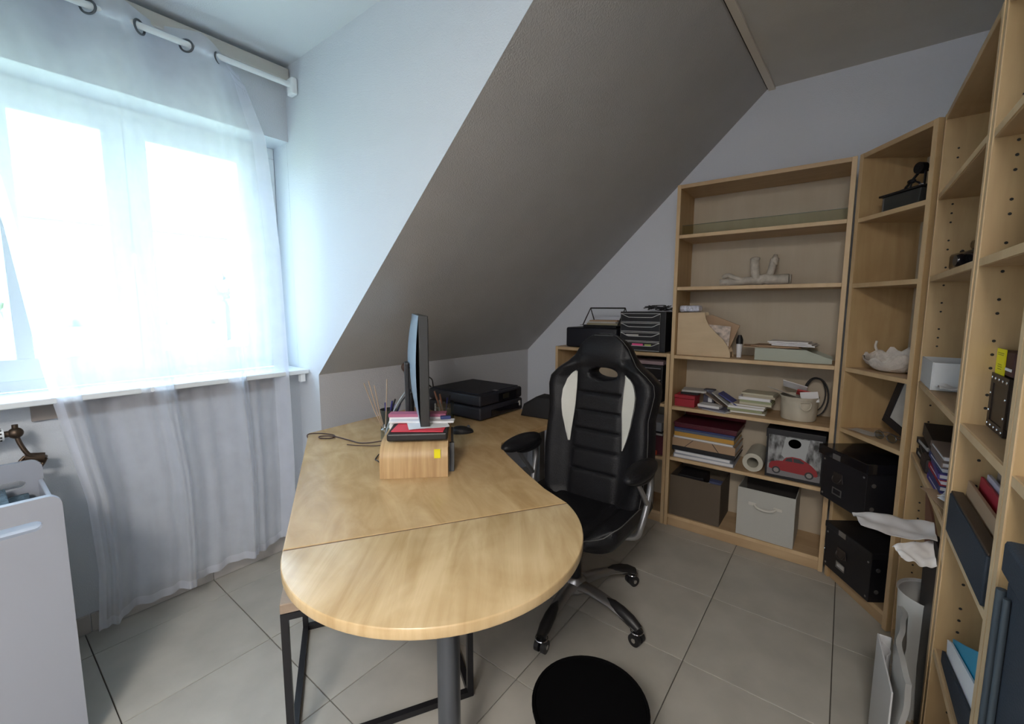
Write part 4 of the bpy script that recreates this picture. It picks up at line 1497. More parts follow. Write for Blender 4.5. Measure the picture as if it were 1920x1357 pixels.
# car picture box
cb = thing('picture_box', 'black storage box with a red old-fashioned car picture on its front', 'box', mx=at(MXM, .521, .012, .439))
BW, BH = .252, .262
MB().box(0, BW, 0, .20, .001, .215, bev=.002).obj('body', BLACKC, cb)
MB().box(-.003, BW + .003, -.003, .203, .216, BH, bev=.003).obj('lid', BLACKC, cb)
pm = bpy.data.materials.new('grey_forest_print')
pm.use_nodes = True
nt = pm.node_tree
tc = nt.nodes.new('ShaderNodeTexCoord')
nz = nt.nodes.new('ShaderNodeTexNoise')
nz.inputs['Scale'].default_value = 26
nz.inputs['Detail'].default_value = 8
mp = nt.nodes.new('ShaderNodeMapping')
mp.inputs['Scale'].default_value = (1.6, 1, .7)
nt.links.new(tc.outputs['Object'], mp.inputs[0])
nt.links.new(mp.outputs[0], nz.inputs['Vector'])
cr = nt.nodes.new('ShaderNodeValToRGB')
cr.color_ramp.elements[0].position = .38
cr.color_ramp.elements[0].color = (.03, .03, .03, 1)
cr.color_ramp.elements[1].position = .62
cr.color_ramp.elements[1].color = (.36, .37, .38, 1)
nt.links.new(nz.outputs['Fac'], cr.inputs[0])
nt.links.new(cr.outputs[0], nt.nodes['Principled BSDF'].inputs['Base Color'])
nt.nodes['Principled BSDF'].inputs['Roughness'].default_value = .35
pc_ = MB().box(.010, BW - .010, -.0046, -.0032, .018, .232).obj('picture', pm, cb)
sky = MB()
sky.prism([(.07, .13), (.085, .228), (.19, .228), (.175, .12), (.16, .10), (.11, .095)], -.0052, -.0047, 'y')
sky.obj('pale_sky', mat('print_sky', (.42, .44, .45), .4), pc_)
MB().box(.011, BW - .011, -.0054, -.0047, .019, .05).obj('grey_road', mat('print_road', (.22, .21, .22), .4), pc_)
car = [(.018, .052), (.018, .072), (.028, .088), (.055, .096), (.078, .100), (.092, .120), (.120, .129), (.155, .127), (.185, .112), (.205, .098), (.225, .078), (.232, .056), (.228, .046), (.20, .043), (.10, .046), (.04, .048)]
MB().prism(car, -.0062, -.0055, 'y').obj('red_car_print', mat('print_red', (.30, .02, .025), .4), pc_)
wnd = MB()
wnd.prism([(.088, .102), (.098, .118), (.118, .123), (.122, .102)], -.0066, -.0063, 'y')
wnd.prism([(.127, .102), (.124, .123), (.150, .122), (.172, .108), (.168, .102)], -.0066, -.0063, 'y')
wnd.obj('car_windows', mat('print_dark', (.04, .04, .045), .4), pc_)
for x in (.052, .196):
    MB().prism(ellipse(x, .046, .019, .019, 24), -.0068, -.0063, 'y').obj('car_wheel', mat('print_dark', (.04, .04, .045), .4), pc_)
    MB().prism(ellipse(x, .046, .012, .012, 20), -.0072, -.0069, 'y').obj('hub_cap', mat('print_hub', (.28, .26, .25), .4), pc_)
MB().prism(ellipse(.126, .199, .028, .024, 32), -.0058, -.0040, 'y').obj('grip_hole', mat('hole_black', (.002, .002, .002), .9, spec=0), cb)

# bottom boxes
t = thing('brown_fabric_box', 'open brown fabric box on the bottom shelf under the folder stack', 'box', mx=at(MXM, .026, .012, .0765))


def openbox(t, w, d, h, m_, inner, th=.004, handle=False):
    MB().box(0, w, 0, th, 0, h, bev=.001, seg=1).obj('front_panel', m_, t)
    MB().box(0, w, d - th, d, 0, h, bev=.001, seg=1).obj('back_panel', m_, t)
    MB().box(0, th, th, d - th, 0, h, bev=.001, seg=1).obj('side_panel', m_, t)
    MB().box(w - th, w, th, d - th, 0, h, bev=.001, seg=1).obj('side_panel', m_, t)
    MB().box(th, w - th, th, d - th, 0, .004).obj('bottom', inner, t)
    lin = MB()
    lin.box(th, w - th, d - th - .0012, d - th - .0002, .005, h - .004)
    lin.obj('lining', inner, t)


openbox(t, .285, .25, .248, FABB, FABB)
for k, (lb_, x, y, w, d, z0, h, m_, rz, ry) in enumerate((
        ('dark folded cloth filling the brown fabric box', .10, .15, .15, .16, .095, .20, BLACKC, 0, 0),
        ('blue and white packet sticking up in the brown fabric box', .225, .10, .075, .05, .09, .20, colr('packet_blue', (.08, .10, .22)), 6, 4),
        ('white packet end in front of the blue one', .222, .062, .07, .012, .09, .185, PAPERG, 4, 0),
        ('white paper corner in the brown fabric box', .165, .06, .035, .002, .09, .198, PAPER, 5, 14))):
    block('packet' if k else 'folded_cloth', lb_, 'packet' if k else 'cloth', at(MXM, .026 + x, .012 + y, z0 - .01, R(rz), 0, R(ry)), w, d, h + .028, m_, .002)
t = thing('grey_canvas_box', 'open light grey canvas box with a cloth handle on the bottom shelf', 'box', mx=at(MXM, .400, .006, .0765, R(-1)))
openbox(t, .272, .255, .272, FABG, mat('dark_lining', (.035, .03, .028), .9))
hd_ = MB()
hd_.tube(smoothpath([(.085, -.001, .190), (.10, -.012, .180), (.135, -.018, .176), (.170, -.012, .180), (.185, -.001, .190)], 6), .007, 10)
hd_.obj('handle', mat('cloth_tape', (.62, .60, .55), .9), t, smooth=60)
MB().box(.055, .095, -.003, -.0005, .183, .200, bev=.001, seg=1).obj('handle_tab', mat('cloth_tape', (.62, .60, .55), .9), t)
MB().box(.175, .215, -.003, -.0005, .183, .200, bev=.001, seg=1).obj('handle_tab', mat('cloth_tape', (.62, .60, .55), .9), t)

# ------------------------------------------------------------------ on and in the low bookcase (local frame MXL, x = X + 1.612)
LZ = 1.0625
t = thing('black_scanner', 'black rounded printer box on the low bookcase, left end', 'printer', mx=at(MXL, .075, .015, LZ))
MB().box(0, .375, 0, .24, .001, .135, bev=.012, seg=3).obj('body', PRN, t, smooth=40)
MB().box(.12, .36, .02, .2, .136, .150, bev=.003).obj('lid', BLACKP, t)
MB().box(.14, .34, -.001, .0015, .02, .05).obj('front_slot', BLACKG, t)
t = thing('wire_stand', 'black wire frame stand over the papers on the low bookcase', 'stand', mx=at(MXL, .20, .03, LZ + .151))
for x in (.01, .26):
    MB().tube([(x - .012, 0, .003), (x + .012, .06, .115), (x + .02, .12, .003)], .004, 8).obj('leg', BLACKP, t, smooth=60)
MB().tube([(.022, .06, .115), (.272, .06, .115)], .0045, 8).obj('top_bar', BLACKP, t, smooth=60)
MB().box(-.02, .27, -.01, .14, .0, .0028).obj('tray', BLACKP, t)
yy = LZ + .1545
for k, (lb_, w, h, m_, rz) in enumerate((('greenish paper pad at the bottom under the wire stand', .225, .012, mat('pad_olive', (.30, .27, .18), .8), 3), ('pale magazine in the middle under the wire stand', .21, .010, PAPERG, -4), ('brown envelope on top of the papers under the wire stand', .19, .008, KRAFT, 7))):
    block('paper_pad', lb_, 'paper', at(MXL, .335, .10, yy, R(rz)), w, .13, h, m_, .001, group='papers under the wire stand')
    yy += h + .0008
t = thing('letter_tray_tower', 'black drawer tower with white-outlined drawers on the low bookcase', 'drawer unit', mx=at(MXL, .475, .008, LZ))
TWW, TWH = .288, .245
MB().box(0, TWW, .002, .25, .001, TWH, bev=.003).obj('casing', BLACKP, t)
OUTL = mat('outline_grey', (.66, .66, .66), .5)
for k in range(4):
    z0 = .006 + k * .0585
    dr = MB().box(.006, TWW - .030, -.004, .0015, z0, z0 + .054, bev=.001, seg=1).obj('drawer', BLACKC, t)
    ol = MB()
    x0, x1 = .008, TWW - .032
    ol.tube([(x0, -.0055, z0 + .001), (x1, -.0055, z0 + .001), (x1, -.0055, z0 + .052), (x0, -.0055, z0 + .052)], .0015, 5, closed=True)
    ol.tube(smoothpath([(x0, -.0055, z0 + .050), (x0 + .02, -.0055, z0 + .042), (x0 + .045, -.0055, z0 + .031), (x0 + .07, -.0055, z0 + .029), (x1 - .07, -.0055, z0 + .029), (x1 - .045, -.0055, z0 + .031), (x1 - .02, -.0055, z0 + .042), (x1, -.0055, z0 + .050)], 4), .0019, 5)
    ol.obj('outline', OUTL, dr)
    if k == 0:
        MB().box(.085, .155, -.0065, -.0045, z0 + .031, z0 + .043, bev=.001, seg=1).obj('pink_marker', PINK, dr)
        MB().box(.165, .205, -.0065, -.0045, z0 + .031, z0 + .041, bev=.001, seg=1).obj('green_marker', LIME, dr)
    if k == 1:
        MB().box(.045, .125, -.0065, -.0045, z0 + .031, z0 + .041, bev=.001, seg=1).obj('white_paper', PAPERG, dr)
q = MB()
rr = random.Random(5)
for k in range(9):
    c = Vector((.60 + rr.uniform(0, .14), .10 + rr.uniform(-.05, .08), LZ + TWH + .016))
    q.tube(smoothpath([c + Vector((rr.uniform(-.05, .05), rr.uniform(-.04, .04), rr.uniform(-.008, .022))) for i in range(6)], 5), .003, 6)
o = q.obj('cable_tangle', mat('tangle_dark', (.035, .035, .04), .5), None, smooth=60, label='tangle of dark cables and clips on top of the drawer tower', category='cables', kind='stuff')
put(o, MXL)
# inside
t = thing('black_drawer_unit', 'black drawer unit inside the low bookcase beneath the tower', 'drawer unit', mx=at(MXL, .48, .012, .7565))
MB().box(0, .275, .0, .24, .001, .225, bev=.003).obj('casing', BLACKP, t)
for k in range(3):
    d_ = MB().box(.008, .267, -.004, -.0002, .008 + k * .07, .072 + k * .07, bev=.001, seg=1).obj('drawer', BLACKG, t)
    MB().box(.01, .265, -.006, -.0042, .066 + k * .07, .070 + k * .07).obj('edge_strip', mat('strip_grey', (.3, .28, .30), .4), d_)
block('mauve_box', 'flat mauve-edged grey box on the drawer unit in the low bookcase', 'box', at(MXL, .62, .13, .985), .27, .22, .022, mat('mauve_grey', (.30, .22, .24), .5))
block('maroon_file', 'maroon file box on the lower shelf of the low bookcase', 'file box', at(MXL, .70, .13, .428), .15, .23, .118, MAROON, .003)
block('orange_red_booklet', 'orange-red booklet in front of the maroon file box', 'booklet', at(MXL, .68, .011, .4265), .12, .01, .028, colr('vermilion', (.55, .07, .03)), .001)
yy = .548
for k, (lb_, h, m_) in enumerate((('grey folder directly on the maroon file box', .012, PAPERG), ('black folder over the grey one in the low bookcase', .012, BLACKC), ('silver-grey folder stack top in the low bookcase', .055, mat('silver_folder', (.33, .34, .38), .4)))):
    block('folder', lb_, 'folder', at(MXL, .685, .135, yy, R(-1.5 * k)), .16, .22, h, m_, .001, group='folders on the maroon file box')
    yy += h + .001
t = thing('white_canister', 'tall white canister on the bottom shelf of the low bookcase', 'canister', mx=at(MXL, .665, .07, .0765))
MB().lathe([(0, 0), (.042, 0), (.044, .01), (.044, .19), (.036, .205), (0, .205)], 28).obj('body', mat('canister_white', (.42, .41, .39), .5), t, smooth=40)
MB().lathe([(0, .206), (.037, .206), (.037, .225), (0, .227)], 28).obj('cap', PAPERG, t, smooth=40)
for k, x in enumerate((.10, .155, .21, .27, .33, .39)):
    block('binder', names[k] + ' dark binder from the left on the lower shelf of the low bookcase', 'binder', at(MXL, x, .13, .428), .048, .22, .26, [BLACKC, NAVY, BLACKC, DBROWN, BLACKC, NAVY][k], .002, group='dark binders in the low bookcase')

# ------------------------------------------------------------------ diagonal corner bookcase (MXC)
t = thing('metal_box', 'dark grey metal box with flared lid on the top shelf of the corner bookcase', 'box', mx=at(MXC, .205, .09, 1.7395, R(4)))
MB().prism([(-.082, 0), (.082, 0), (.088, .062), (-.088, .062)], -.06, .06, 'y', bev=.002).obj('body', mat('box_grey', (.07, .075, .075), .4, .5), t)
MB().box(-.097, .097, -.07, .07, .063, .071, bev=.002).obj('lid', BLACKP, t)
MB().box(-.084, -.078, -.062, -.0605, .003, .058).obj('corner_trim', SILVER, t)
t = thing('metal_sculpture', 'small black wire machine figure standing on the dark metal box', 'ornament', mx=at(MXC, .205, .09, 1.7395 + .0715, R(4)))
q = MB()
q.cyl((.015, -.012, .085), (.015, .012, .085), .022, n=20)
q.cyl((.015, -.014, .085), (.015, .014, .085), .008, n=12)
q.obj('wheel', BLACKM, t, smooth=40)
q = MB()
q.tube([(-.06, 0, .004), (-.045, 0, .025), (-.02, 0, .045), (.012, 0, .075)], .005, 8)
q.tube([(-.03, 0, .004), (-.02, 0, .045), (.01, 0, .03), (.035, 0, .004)], .004, 8)
q.ball((-.022, 0, .042), .012, (1.5, 1, .8), 10)
q.ball((-.058, 0, .012), .013, (1.6, 1, .7), 10)
q.box(.045, .062, -.015, .015, .0, .012, bev=.002)
q.obj('figure', BLACKM, t, smooth=40)
MB().tube([(.035, 0, .008), (.082, 0, .008), (.084, 0, .068), (.036, 0, .066)], .0045, 8, closed=True).obj('wire_frame', BLACKM, t, smooth=40)
MB().box(.040, .056, -.026, -.022, .002, .014).obj('white_tag', PAPER, t)
t = thing('grey_magazine_file', 'grey cut-corner magazine file half hidden in the corner bookcase', 'magazine file', mx=at(MXC, .29, .07, 1.4465))
pf = [(0, 0), (0, .155), (.03, .195), (.065, .21), (.065, 0)]
MB().prism(pf, 0, .003, 'y').obj('side_panel', mat('file_grey', (.20, .19, .18), .7), t)
MB().prism(pf, .07, .073, 'y').obj('side_panel', mat('file_grey', (.20, .19, .18), .7), t)
MB().box(-.003, 0, .0, .073, 0, .155).obj('spine', PAPERG, t)
# shell bowl
t = thing('plaster_bowl', 'rough white shell-like plaster bowl in the corner bookcase', 'bowl', mx=at(MXC, .165, .10, 1.0565))
q = bmesh.new()


def bowlf(u, v, inn):
    a = 2 * math.pi * u
    rim = .064 + .020 * math.sin(a + .25) + .022 * noise.noise(Vector((math.cos(a) * 4, math.sin(a) * 4, 4)))
    r = (.030 + .090 * v ** .6) if v > 0 else .0
    r *= 1 + .10 * noise.noise(Vector((math.cos(a) * 6, math.sin(a) * 6, v * 6)))
    z = rim * (v ** 1.6) * 1.25
    if inn:
        r -= .006
        z += .006 if v < .97 else 0
    return Vector((r * 1.0 * math.cos(a) * 1.02, r * .78 * math.sin(a), z + (.0 if not inn else .0)))


q2 = MB()
q2.grid(lambda u, v: bowlf(u, v, False), 48, 14)
q2.grid(lambda u, v: bowlf(u, v, True), 48, 14)
q2.tube(smoothpath([bowlf(.47, 1, False), bowlf(.47, 1, False) + Vector((-.012, 0, .02)), bowlf(.47, 1, False) + Vector((-.006, 0, .045))], 5), .005, 8)
q2.obj('shell', PLASTER, t, smooth=60)
q.free()
t = thing('leaning_frame', 'black picture frame with white board leaning in the corner bookcase', 'picture frame', mx=at(MXC, .196, .12, .7665 + .031, R(-6), R(-4), R(17)))
fr_ = MB()
for (x0, x1, z0, z1) in ((-.095, .095, .0, .035), (-.095, .095, .225, .25), (-.095, -.06, .035, .225), (.06, .095, .035, .225)):
    fr_.box(x0, x1, -.008, .008, z0, z1, bev=.0015, seg=1)
fr_.obj('frame', BLACKC, t)
MB().box(-.061, .061, -.004, .004, .034, .226).obj('board', PAPERG, t)
sheet('small_leaflet', 'small white leaflet at the front left on the corner bookcase shelf', 'paper', at(MXC, .12, .045, .7665, R(12)), .12, .06, PAPERG, .006)
t = thing('spectacles', 'pair of thin folded spectacles beside the leaflet', 'spectacles', mx=at(MXC, .235, .04, .767, R(5)))
q = MB()
for x in (-.03, .03):
    q.tube([(x + .023 * math.cos(2 * math.pi * k / 20), -.0 + .004, .018 + .016 * math.sin(2 * math.pi * k / 20)) for k in range(20)], .0015, 6, closed=True)
q.tube([(-.008, .004, .02), (.008, .004, .02)], .0015, 6)
q.tube(smoothpath([(-.053, .004, .02), (-.05, .06, .02), (.02, .07, .008)], 5), .0015, 6)
q.tube(smoothpath([(.053, .004, .02), (.05, .05, .02), (-.02, .06, .014)], 5), .0015, 6)
q.obj('frame', GREYM, t, smooth=60)
for x in (-.03, .03):
    MB().cyl((x, .0035, .018), (x, .0045, .018), .0215, n=20).obj('lens', CLEAR, t)


def filebox(label, mx, w, d, h, glossy, overh):
    t = thing('file_box', label, 'file box', mx=mx, group='black file boxes in the corner bookcase')
    MB().box(0, w, 0, d, .001, h, bev=.002).obj('body', BLACKC, t)
    MB().box(-overh, w + overh, -overh, d + overh, h + .001, h + (.045 if glossy else .03), bev=.003).obj('lid', BLACKG if glossy else BLACKC, t)
    # drop handle plate
    q = MB()
    pl_ = [(w * .40 - .032, h * .52), (w * .40 - .026, h * .72), (w * .40 + .026, h * .72), (w * .40 + .032, h * .52), (w * .40, h * .46)]
    q.prism(pl_, -.0035, -.0005, 'y', bev=.0008, seg=1)
    q.tube(smoothpath([(w * .40 - .024, -.006, h * .62), (w * .40 - .02, -.012, h * .54), (w * .40, -.014, h * .50), (w * .40 + .02, -.012, h * .54), (w * .40 + .024, -.006, h * .62)], 5), .0022, 8)
    q.obj('handle', mat('pewter', (.10, .09, .09), .35, .8), t, smooth=40)
    q = MB()
    x0, x1, z0, z1 = w * .40 - .028, w * .40 + .028, h * .20, h * .36
    for a in ((x0, x1, z0, z0 + .005), (x0, x1, z1 - .005, z1), (x0, x0 + .005, z0 + .005, z1 - .005), (x1 - .005, x1, z0 + .005, z1 - .005)):
        q.box(a[0], a[1], -.003, -.0005, a[2], a[3])
    q.obj('label_holder', SILVER, t)
    MB().box(x0 + .006, x1 - .006, -.002, -.0008, z0 + .006, z1 - .006).obj('label_card', PAPERG if not glossy else BLACKC, t)
    for (x, z) in ((.015, .02), (w - .015, .02), (.015, h - .02), (w - .015, h - .02)):
        MB().cyl((x, -.0025, z), (x, -.0002, z), .0045, n=12).obj('rivet', SILVER, t)
    for (y, z) in ((.03, h * .25), (.03, h * .75)):
        MB().cyl((w + .0002, y, z), (w + .003, y, z), .009, n=12).obj('rivet', SILVER, t)
    MB().box(w * .40 - .022, w * .40 + .022, -overh - .002, -overh + .001, h + .004, h + .028).obj('clasp', SILVER, t)
    return t


filebox('glossy-lidded black file box, upper of the two in the corner bookcase', at(MXC, .050, -.085, .4395, R(3)), .262, .29, .205, True, .014)
filebox('matt black file box, lower of the two in the corner bookcase', at(MXC, .032, -.030, .0765, R(1)), .285, .28, .195, False, .004)

# ------------------------------------------------------------------ right wall bookcases: A (local x = 2.238 - Y, y = X - .236)
t = thing('black_camera', 'small black toy camera with a silver ring on the upper right-hand shelf', 'camera', mx=at(MXA, .40, .055, 1.4495, R(10)))
q = MB()
q.box(-.10, .14, -.03, .03, .0, .052, bev=.010)
q.box(.02, .13, -.025, .025, .052, .078, bev=.008)
q.obj('body', BLACKG, t, smooth=40)
MB().lathe([(0, 0), (.018, 0), (.02, .012), (.016, .022), (0, .022)], 20, mx=Matrix.Translation((.02, -.03, .022)) @ Matrix.Rotation(R(90), 4, 'X')).obj('lens', BLACKG, t, smooth=40)
MB().tube([(-.098 + .012 * math.cos(2 * math.pi * k / 14), -.0, .05 + .012 * math.sin(2 * math.pi * k / 14)) for k in range(14)], .003, 6, closed=True).obj('strap_ring', BLACKP, t, smooth=60)
t = thing('white_open_box', 'open white card box on the right-hand bookcase shelf', 'box', mx=at(MXA, .024, .004, 1.0595))
openbox(t, .240, .21, .093, mat('box_white', (.66, .68, .70), .6), mat('box_inside', (.50, .50, .50), .7), .003)
t = block('white_upright_box', 'tall white carton behind the open white box', 'box', at(MXA, .30, .235, 1.0595), .13, .06, .17, mat('box_white', (.66, .68, .70), .6), .001)
sheet('crumpled_tissue_paper', 'crumpled white tissue beside the open white box', 'paper', at(MXA, .315, .05, 1.061), .09, .07, PAPER, .035, seed=3)
AZ = .7815
yy = AZ
for k in range(3):
    book('dvd_case', names[k] + ' black flat case at the far end of the shelf', 'case', at(MXA, .115, .11, yy, R([2, -3, 4][k])), .15, .19, .022, BLACKC, PAPERG, group='black flat cases at the far shelf end', spine='left')
    yy += .0228
book('black_album', 'thick black album with pale page edges, leaning over the flat cases', 'album', at(MXA, .20, .12, AZ + .078, R(3), 0, R(10)), .18, .20, .045, BLACKC, PAPERG, spine='front')
block('black_pouch', 'dark brown-black pouch under the thick album', 'pouch', at(MXA, .265, .08, AZ), .11, .15, .055, colr('pouch', (.02, .012, .012)), .012)
yy = AZ + .0
for k in range(7):
    h = .017
    m_ = [PURPLE, BLUE, RED, PURPLE, BLUE, mat('folder_taupe', (.22, .17, .15), .6), mat('folder_taupe', (.22, .17, .15), .6)][k]
    book('folder', names[k] + ' folder of the blue and violet pile on the right-hand shelf', 'folder', at(MXA, .43 + random.uniform(-.006, .006), .118, yy, R(random.uniform(-3, 3))), .19, .21, h, m_, PAPER, group='blue and violet folder pile', spine='front' if k % 2 else 'left')
    yy += h + .001
for k, (lb_, x, z, w, d, rz, rx, ry, m_) in enumerate((
        ('kraft envelope lying below the violet folders', .56, .0, .18, .16, 12, 0, 0, KRAFT),
        ('white folded paper over the kraft envelope', .55, .018, .13, .10, -22, 6, 3, PAPER),
        ('second white paper near the upright', .61, .012, .12, .09, 30, 4, -5, PAPER))):
    sheet('loose_paper', lb_, 'paper', at(MXA, x, .075, AZ + .002 + z, R(rz), R(rx), R(ry)), w, d, m_, .03 if k else .012, seed=k, th=.0015)
MB().tube([(-.06, 0, .07), (.0, .01, .05), (.05, .0, .02)], .003, 6).obj('pencil', BLACKP, None, label='thin black pencil across the loose papers', category='pencil').matrix_world = at(MXA, .58, .04, AZ + .01)

# bottom compartment of A: boards, tube, bags
BZ = .0415
t = thing('board', 'terracotta board leaning in the bottom of the right-hand bookcase', 'board', mx=Matrix.Translation((.262, 0, 0)))
MB().prism([(2.02, .72), (1.62, .60), (1.52, .32), (1.52, .05), (1.66, .05), (1.72, .30), (1.90, .50)], 0, .006, 'x').obj('cover', mat('terracotta_board', (.26, .115, .07), .6), t)
for k, (lb_, x, y0, y1, h) in enumerate((
        ('black portfolio lying furthest from the upright, before the terracotta board', .246, 1.535, 1.80, .63),
        ('black portfolio with white edge stripe in the middle', .262, 1.525, 1.70, .67),
        ('black portfolio closest to the upright, white stripe on its edge', .285, 1.522, 1.64, .73))):
    t = thing('portfolio', lb_, 'portfolio', mx=Matrix.Translation((x, 0, BZ)))
    MB().prism([(y0, 0), (y0, h), (y0 + (y1 - y0) * .55, h + .005), (y1, h - .09), (y1 - .02, h - .25), (y0 + .10, .001)], 0, .012 if k == 0 else .02, 'x', bev=.001, seg=1).obj('cover', BLACKC, t)
    if k:
        MB().prism([(y1 - .004, h - .12), (y0 + (y1 - y0) * .62, h - .02), (y0 + (y1 - y0) * .52, h - .02), (y1 - .022, h - .14)], -.0012, -.0002, 'x').obj('white_stripe', PAPER, t)
t = thing('white_tube_bin', 'tall white round bin at the bottom of the right-hand bookcase', 'bin', mx=at(MXA, .455, .045, BZ))
MB().lathe([(0, .001), (.075, .001), (.088, .40), (.091, .403), (.091, .398), (.085, .395), (.072, .006), (0, .004)], 40).obj('bucket', mat('bin_white', (.62, .62, .60), .5), t, smooth=40)
q = MB()
q.grid(lambda u, v: ((u - .5) * .36 + .01 * math.sin(v * 7), -.012 + .02 * math.sin(u * 5 + 1) * (1 - v * .5) + .01 * noise.noise(Vector((u * 4, v * 4, 8))), v * (.42 + .02 * math.sin(u * 3))), 20, 20, thick=.012)
o = q.obj('grey_plastic_bag', mat('bag_grey', (.40, .40, .39), .5, noise_amt=.15, noise_scale=8), None, smooth=60, label='flat grey plastic bag standing before the white round bin', category='bag')
put(o, at(MXA, .72, -.045, .004))
t = thing('white_drawing_pad', 'white cardboard sleeve with rolled sheets at the bottom bookcase front', 'sleeve', mx=at(MXA, .765, -.085, .003, R(4)))
q = MB()
q.box(-.12, .12, -.004, .0, .0, .37, bev=.001, seg=1)
q.box(-.12, -.116, 0, .028, .0, .37, bev=.001, seg=1)
q.obj('card_sleeve', mat('sleeve_white', (.60, .60, .61), .5), t)
MB().grid(lambda u, v: (-.112 + .06 * u, .008 + .014 * math.sin(u * 3.0), .002 + v * .35), 10, 4, thick=.001).obj('rolled_sheet', PAPER, t, smooth=60)
block('grey_carton', 'pale grey carton on the floor by the bottom right bookcase', 'carton', at(MXA, .985, -.08, .0005, R(3)), .20, .06, .22, mat('carton_grey', (.46, .43, .43), .7), .001)
for k, (lb_, pts, m_) in enumerate((
        ('large crumpled clear plastic sleeve of papers sticking out of the right-hand bookcase', [(.052, 1.513, .752), (.232, 1.60, .748), (.228, 1.50, .728), (.070, 1.435, .748)], mat('sleeve_milk', (.52, .52, .54), .3)),
        ('white paper sheet poking out just beneath the plastic sleeve', [(.140, 1.464, .702), (.228, 1.56, .712), (.228, 1.47, .675), (.155, 1.43, .69)], PAPER))):
    P4 = [Vector(p) for p in pts]

    def sf(u, v):
        a = P4[0].lerp(P4[1], u)
        c = P4[3].lerp(P4[2], u)
        p = a.lerp(c, v)
        p.z += .010 * noise.noise(Vector((u * 4, v * 3, 2 + k))) + .006 * math.sin(u * 5 + v * 2)
        return p
    MB().grid(sf, 18, 12, thick=.0015).obj('paper_sleeve' if k == 0 else 'paper_sheet', m_, None, smooth=50, label=lb_, category='paper')

# B  (local x = 1.494 - Y)
t = thing('black_document_case', 'flat black document case standing along the narrow right-hand shelf front', 'case', mx=at(MXB, .194, .010, .7815))
MB().box(-.165, .185, -.014, .012, 0, .098, bev=.003).obj('body', NAVY, t)
MB().box(-.164, .184, -.012, .010, .0985, .104, bev=.002).obj('top_edge', DBROWN, t)
for k, (lb_, y, h, m_, th) in enumerate((
        ('kraft folder right behind the black document case', .024, .135, KRAFT, .007),
        ('white paper sheaf behind the kraft folder', .032, .125, PAPER, .004),
        ('red folder standing in the narrow right-hand bookcase', .039, .155, RED, .005),
        ('lilac-white sleeve of papers behind the red folder', .048, .165, mat('lilac_sleeve', (.50, .50, .62), .3), .007),
        ('taupe folder standing furthest back', .062, .19, mat('folder_taupe', (.22, .17, .15), .6), .008))):
    block('folder', lb_, 'folder', at(MXB, .197 + .004 * k, y, .7815, 0, R(-2)), .34 - .01 * k, th, h, m_, .001, group='folders standing in the narrow bookcase')
block('wood_strip', 'pale wooden strip lying over the standing folders', 'strip', at(MXB, .19, .078, .7815, 0, R(0)), .22, .008, .205, PLY, .001)
t = thing('studded_leather_box', 'dark brown leather box with silver studs in the narrow right-hand bookcase', 'box', mx=at(MXB, .026, .046, 1.0565))
MB().box(0, .13, 0, .16, .001, .125, bev=.004).obj('body', DBROWN, t)
bn = MB()
bn.box(-.002, .132, -.003, .0, .001, .018)
bn.box(-.002, .132, -.003, .0, .105, .127)
bn.box(-.002, .016, -.003, .0, .018, .105)
bn.box(.114, .132, -.003, .0, .018, .105)
bn.box(.130, .134, -.003, .163, .001, .018)
bn.box(.130, .134, -.003, .163, .105, .127)
bn.obj('trim_band', colr('leather_band', (.025, .016, .012), .45), t)
for (x, z) in [(x, z) for x in (.008, .036, .064, .092, .122) for z in (.009, .117)] + [(.007, .04), (.007, .08), (.123, .04), (.123, .08)]:
    MB().ball((x, -.0035, z), .0035, (1, .6, 1), 8).obj('stud', CHROME, t)
for y in (.03, .07, .11, .145):
    for z in (.009, .117):
        MB().ball((.1345, y, z), .0035, (.6, 1, 1), 8).obj('stud', CHROME, t)
t = thing('yellow_labelled_box', 'small dark box with a bright yellow label on the studded leather box', 'box', mx=at(MXB, .027, .050, 1.1845))
MB().box(0, .115, .0, .10, .0, .052, bev=.002).obj('body', colr('plum', (.06, .02, .02)), t)
MB().box(-.003, .062, -.003, -.0005, -.010, .056).obj('yellow_label', YELLOW, t)
ln = MB()
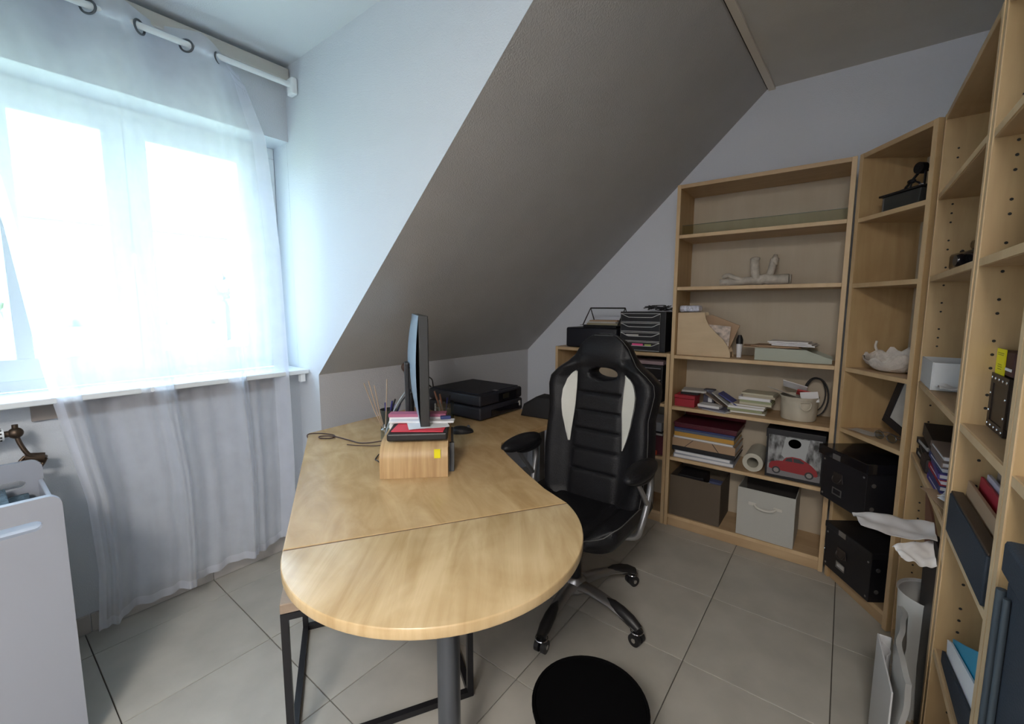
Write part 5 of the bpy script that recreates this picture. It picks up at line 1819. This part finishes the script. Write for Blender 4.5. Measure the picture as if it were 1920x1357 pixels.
for zz, a, c in ((.046, .006, .054), (.042, .006, .05), (.020, .016, .044), (.015, .014, .046), (.010, .016, .044)):
    ln.box(a, c, -.0036, -.0031, zz, zz + .0015)
ln.obj('label_print', colr('label_ink', (.30, .26, .02)), t)
MB().box(.066, .11, -.002, -.0005, .012, .018).obj('white_strip', PAPER, t)
# lower shelf of B
for nm, lb_, cat_, x, th, pts, m_ in (
        ('navy_folder', 'dark navy folder at the front of the low right-hand shelf, under the white papers', 'folder', .246, .006, [(1.42, .4615), (1.42, .49), (1.36, .50), (1.12, .545), (1.12, .4615)], NAVY),
        ('white_papers', 'white paper sheaf between the navy and cyan folders', 'paper', .2535, .004, [(1.41, .4615), (1.425, .52), (1.39, .535), (1.12, .60), (1.12, .4615)], PAPER),
        ('cyan_folder', 'bright cyan plastic folder standing on the low right-hand shelf', 'folder', .260, .004, [(1.39, .4615), (1.41, .535), (1.30, .59), (1.12, .685), (1.12, .4615)], TEAL)):
    MB().prism(pts, x, x + th, 'x').obj(nm, m_, None, label=lb_, category=cat_)
t = thing('round_tin', 'dark round lens-like tin with pale rim at the lowest right-hand shelf', 'tin', mx=at(MXB, .085, .060, .042))
MB().lathe([(0, 0), (.05, 0), (.052, .01), (.052, .19), (.048, .20), (0, .20)], 28).obj('body', colr('tin_black', (.03, .025, .03), .3), t, smooth=40)
MB().lathe([(.046, .2005), (.053, .2005), (.053, .206), (.046, .206), (.046, .2005)], 28).obj('rim', mat('rim_cream', (.6, .58, .5), .4), t, smooth=40)

# nearest bookcase (local x = 1.076 - Y)
t = thing('navy_case', 'large dark navy fabric case protruding from the nearest bookcase', 'case', mx=at(MXN, .214, -.035, .4615))
MB().box(0, .30, 0, .26, .001, .50, bev=.008, seg=3).obj('body', NAVY, t, smooth=40)
MB().box(-.006, .30, -.006, .265, .501, .55, bev=.006).obj('lid', NAVY, t)
q = MB()
q.tube([(.004, -.004, .02), (.004, -.004, .48)], .006, 8)
q.tube([(.03, -.004, .02), (.03, -.004, .48)], .004, 8)
q.obj('piping_or_highlight', mat('navy_highlight', (.035, .05, .065), .6), t, smooth=60)  # paler tubes imitate the highlight strip and groove along the edge
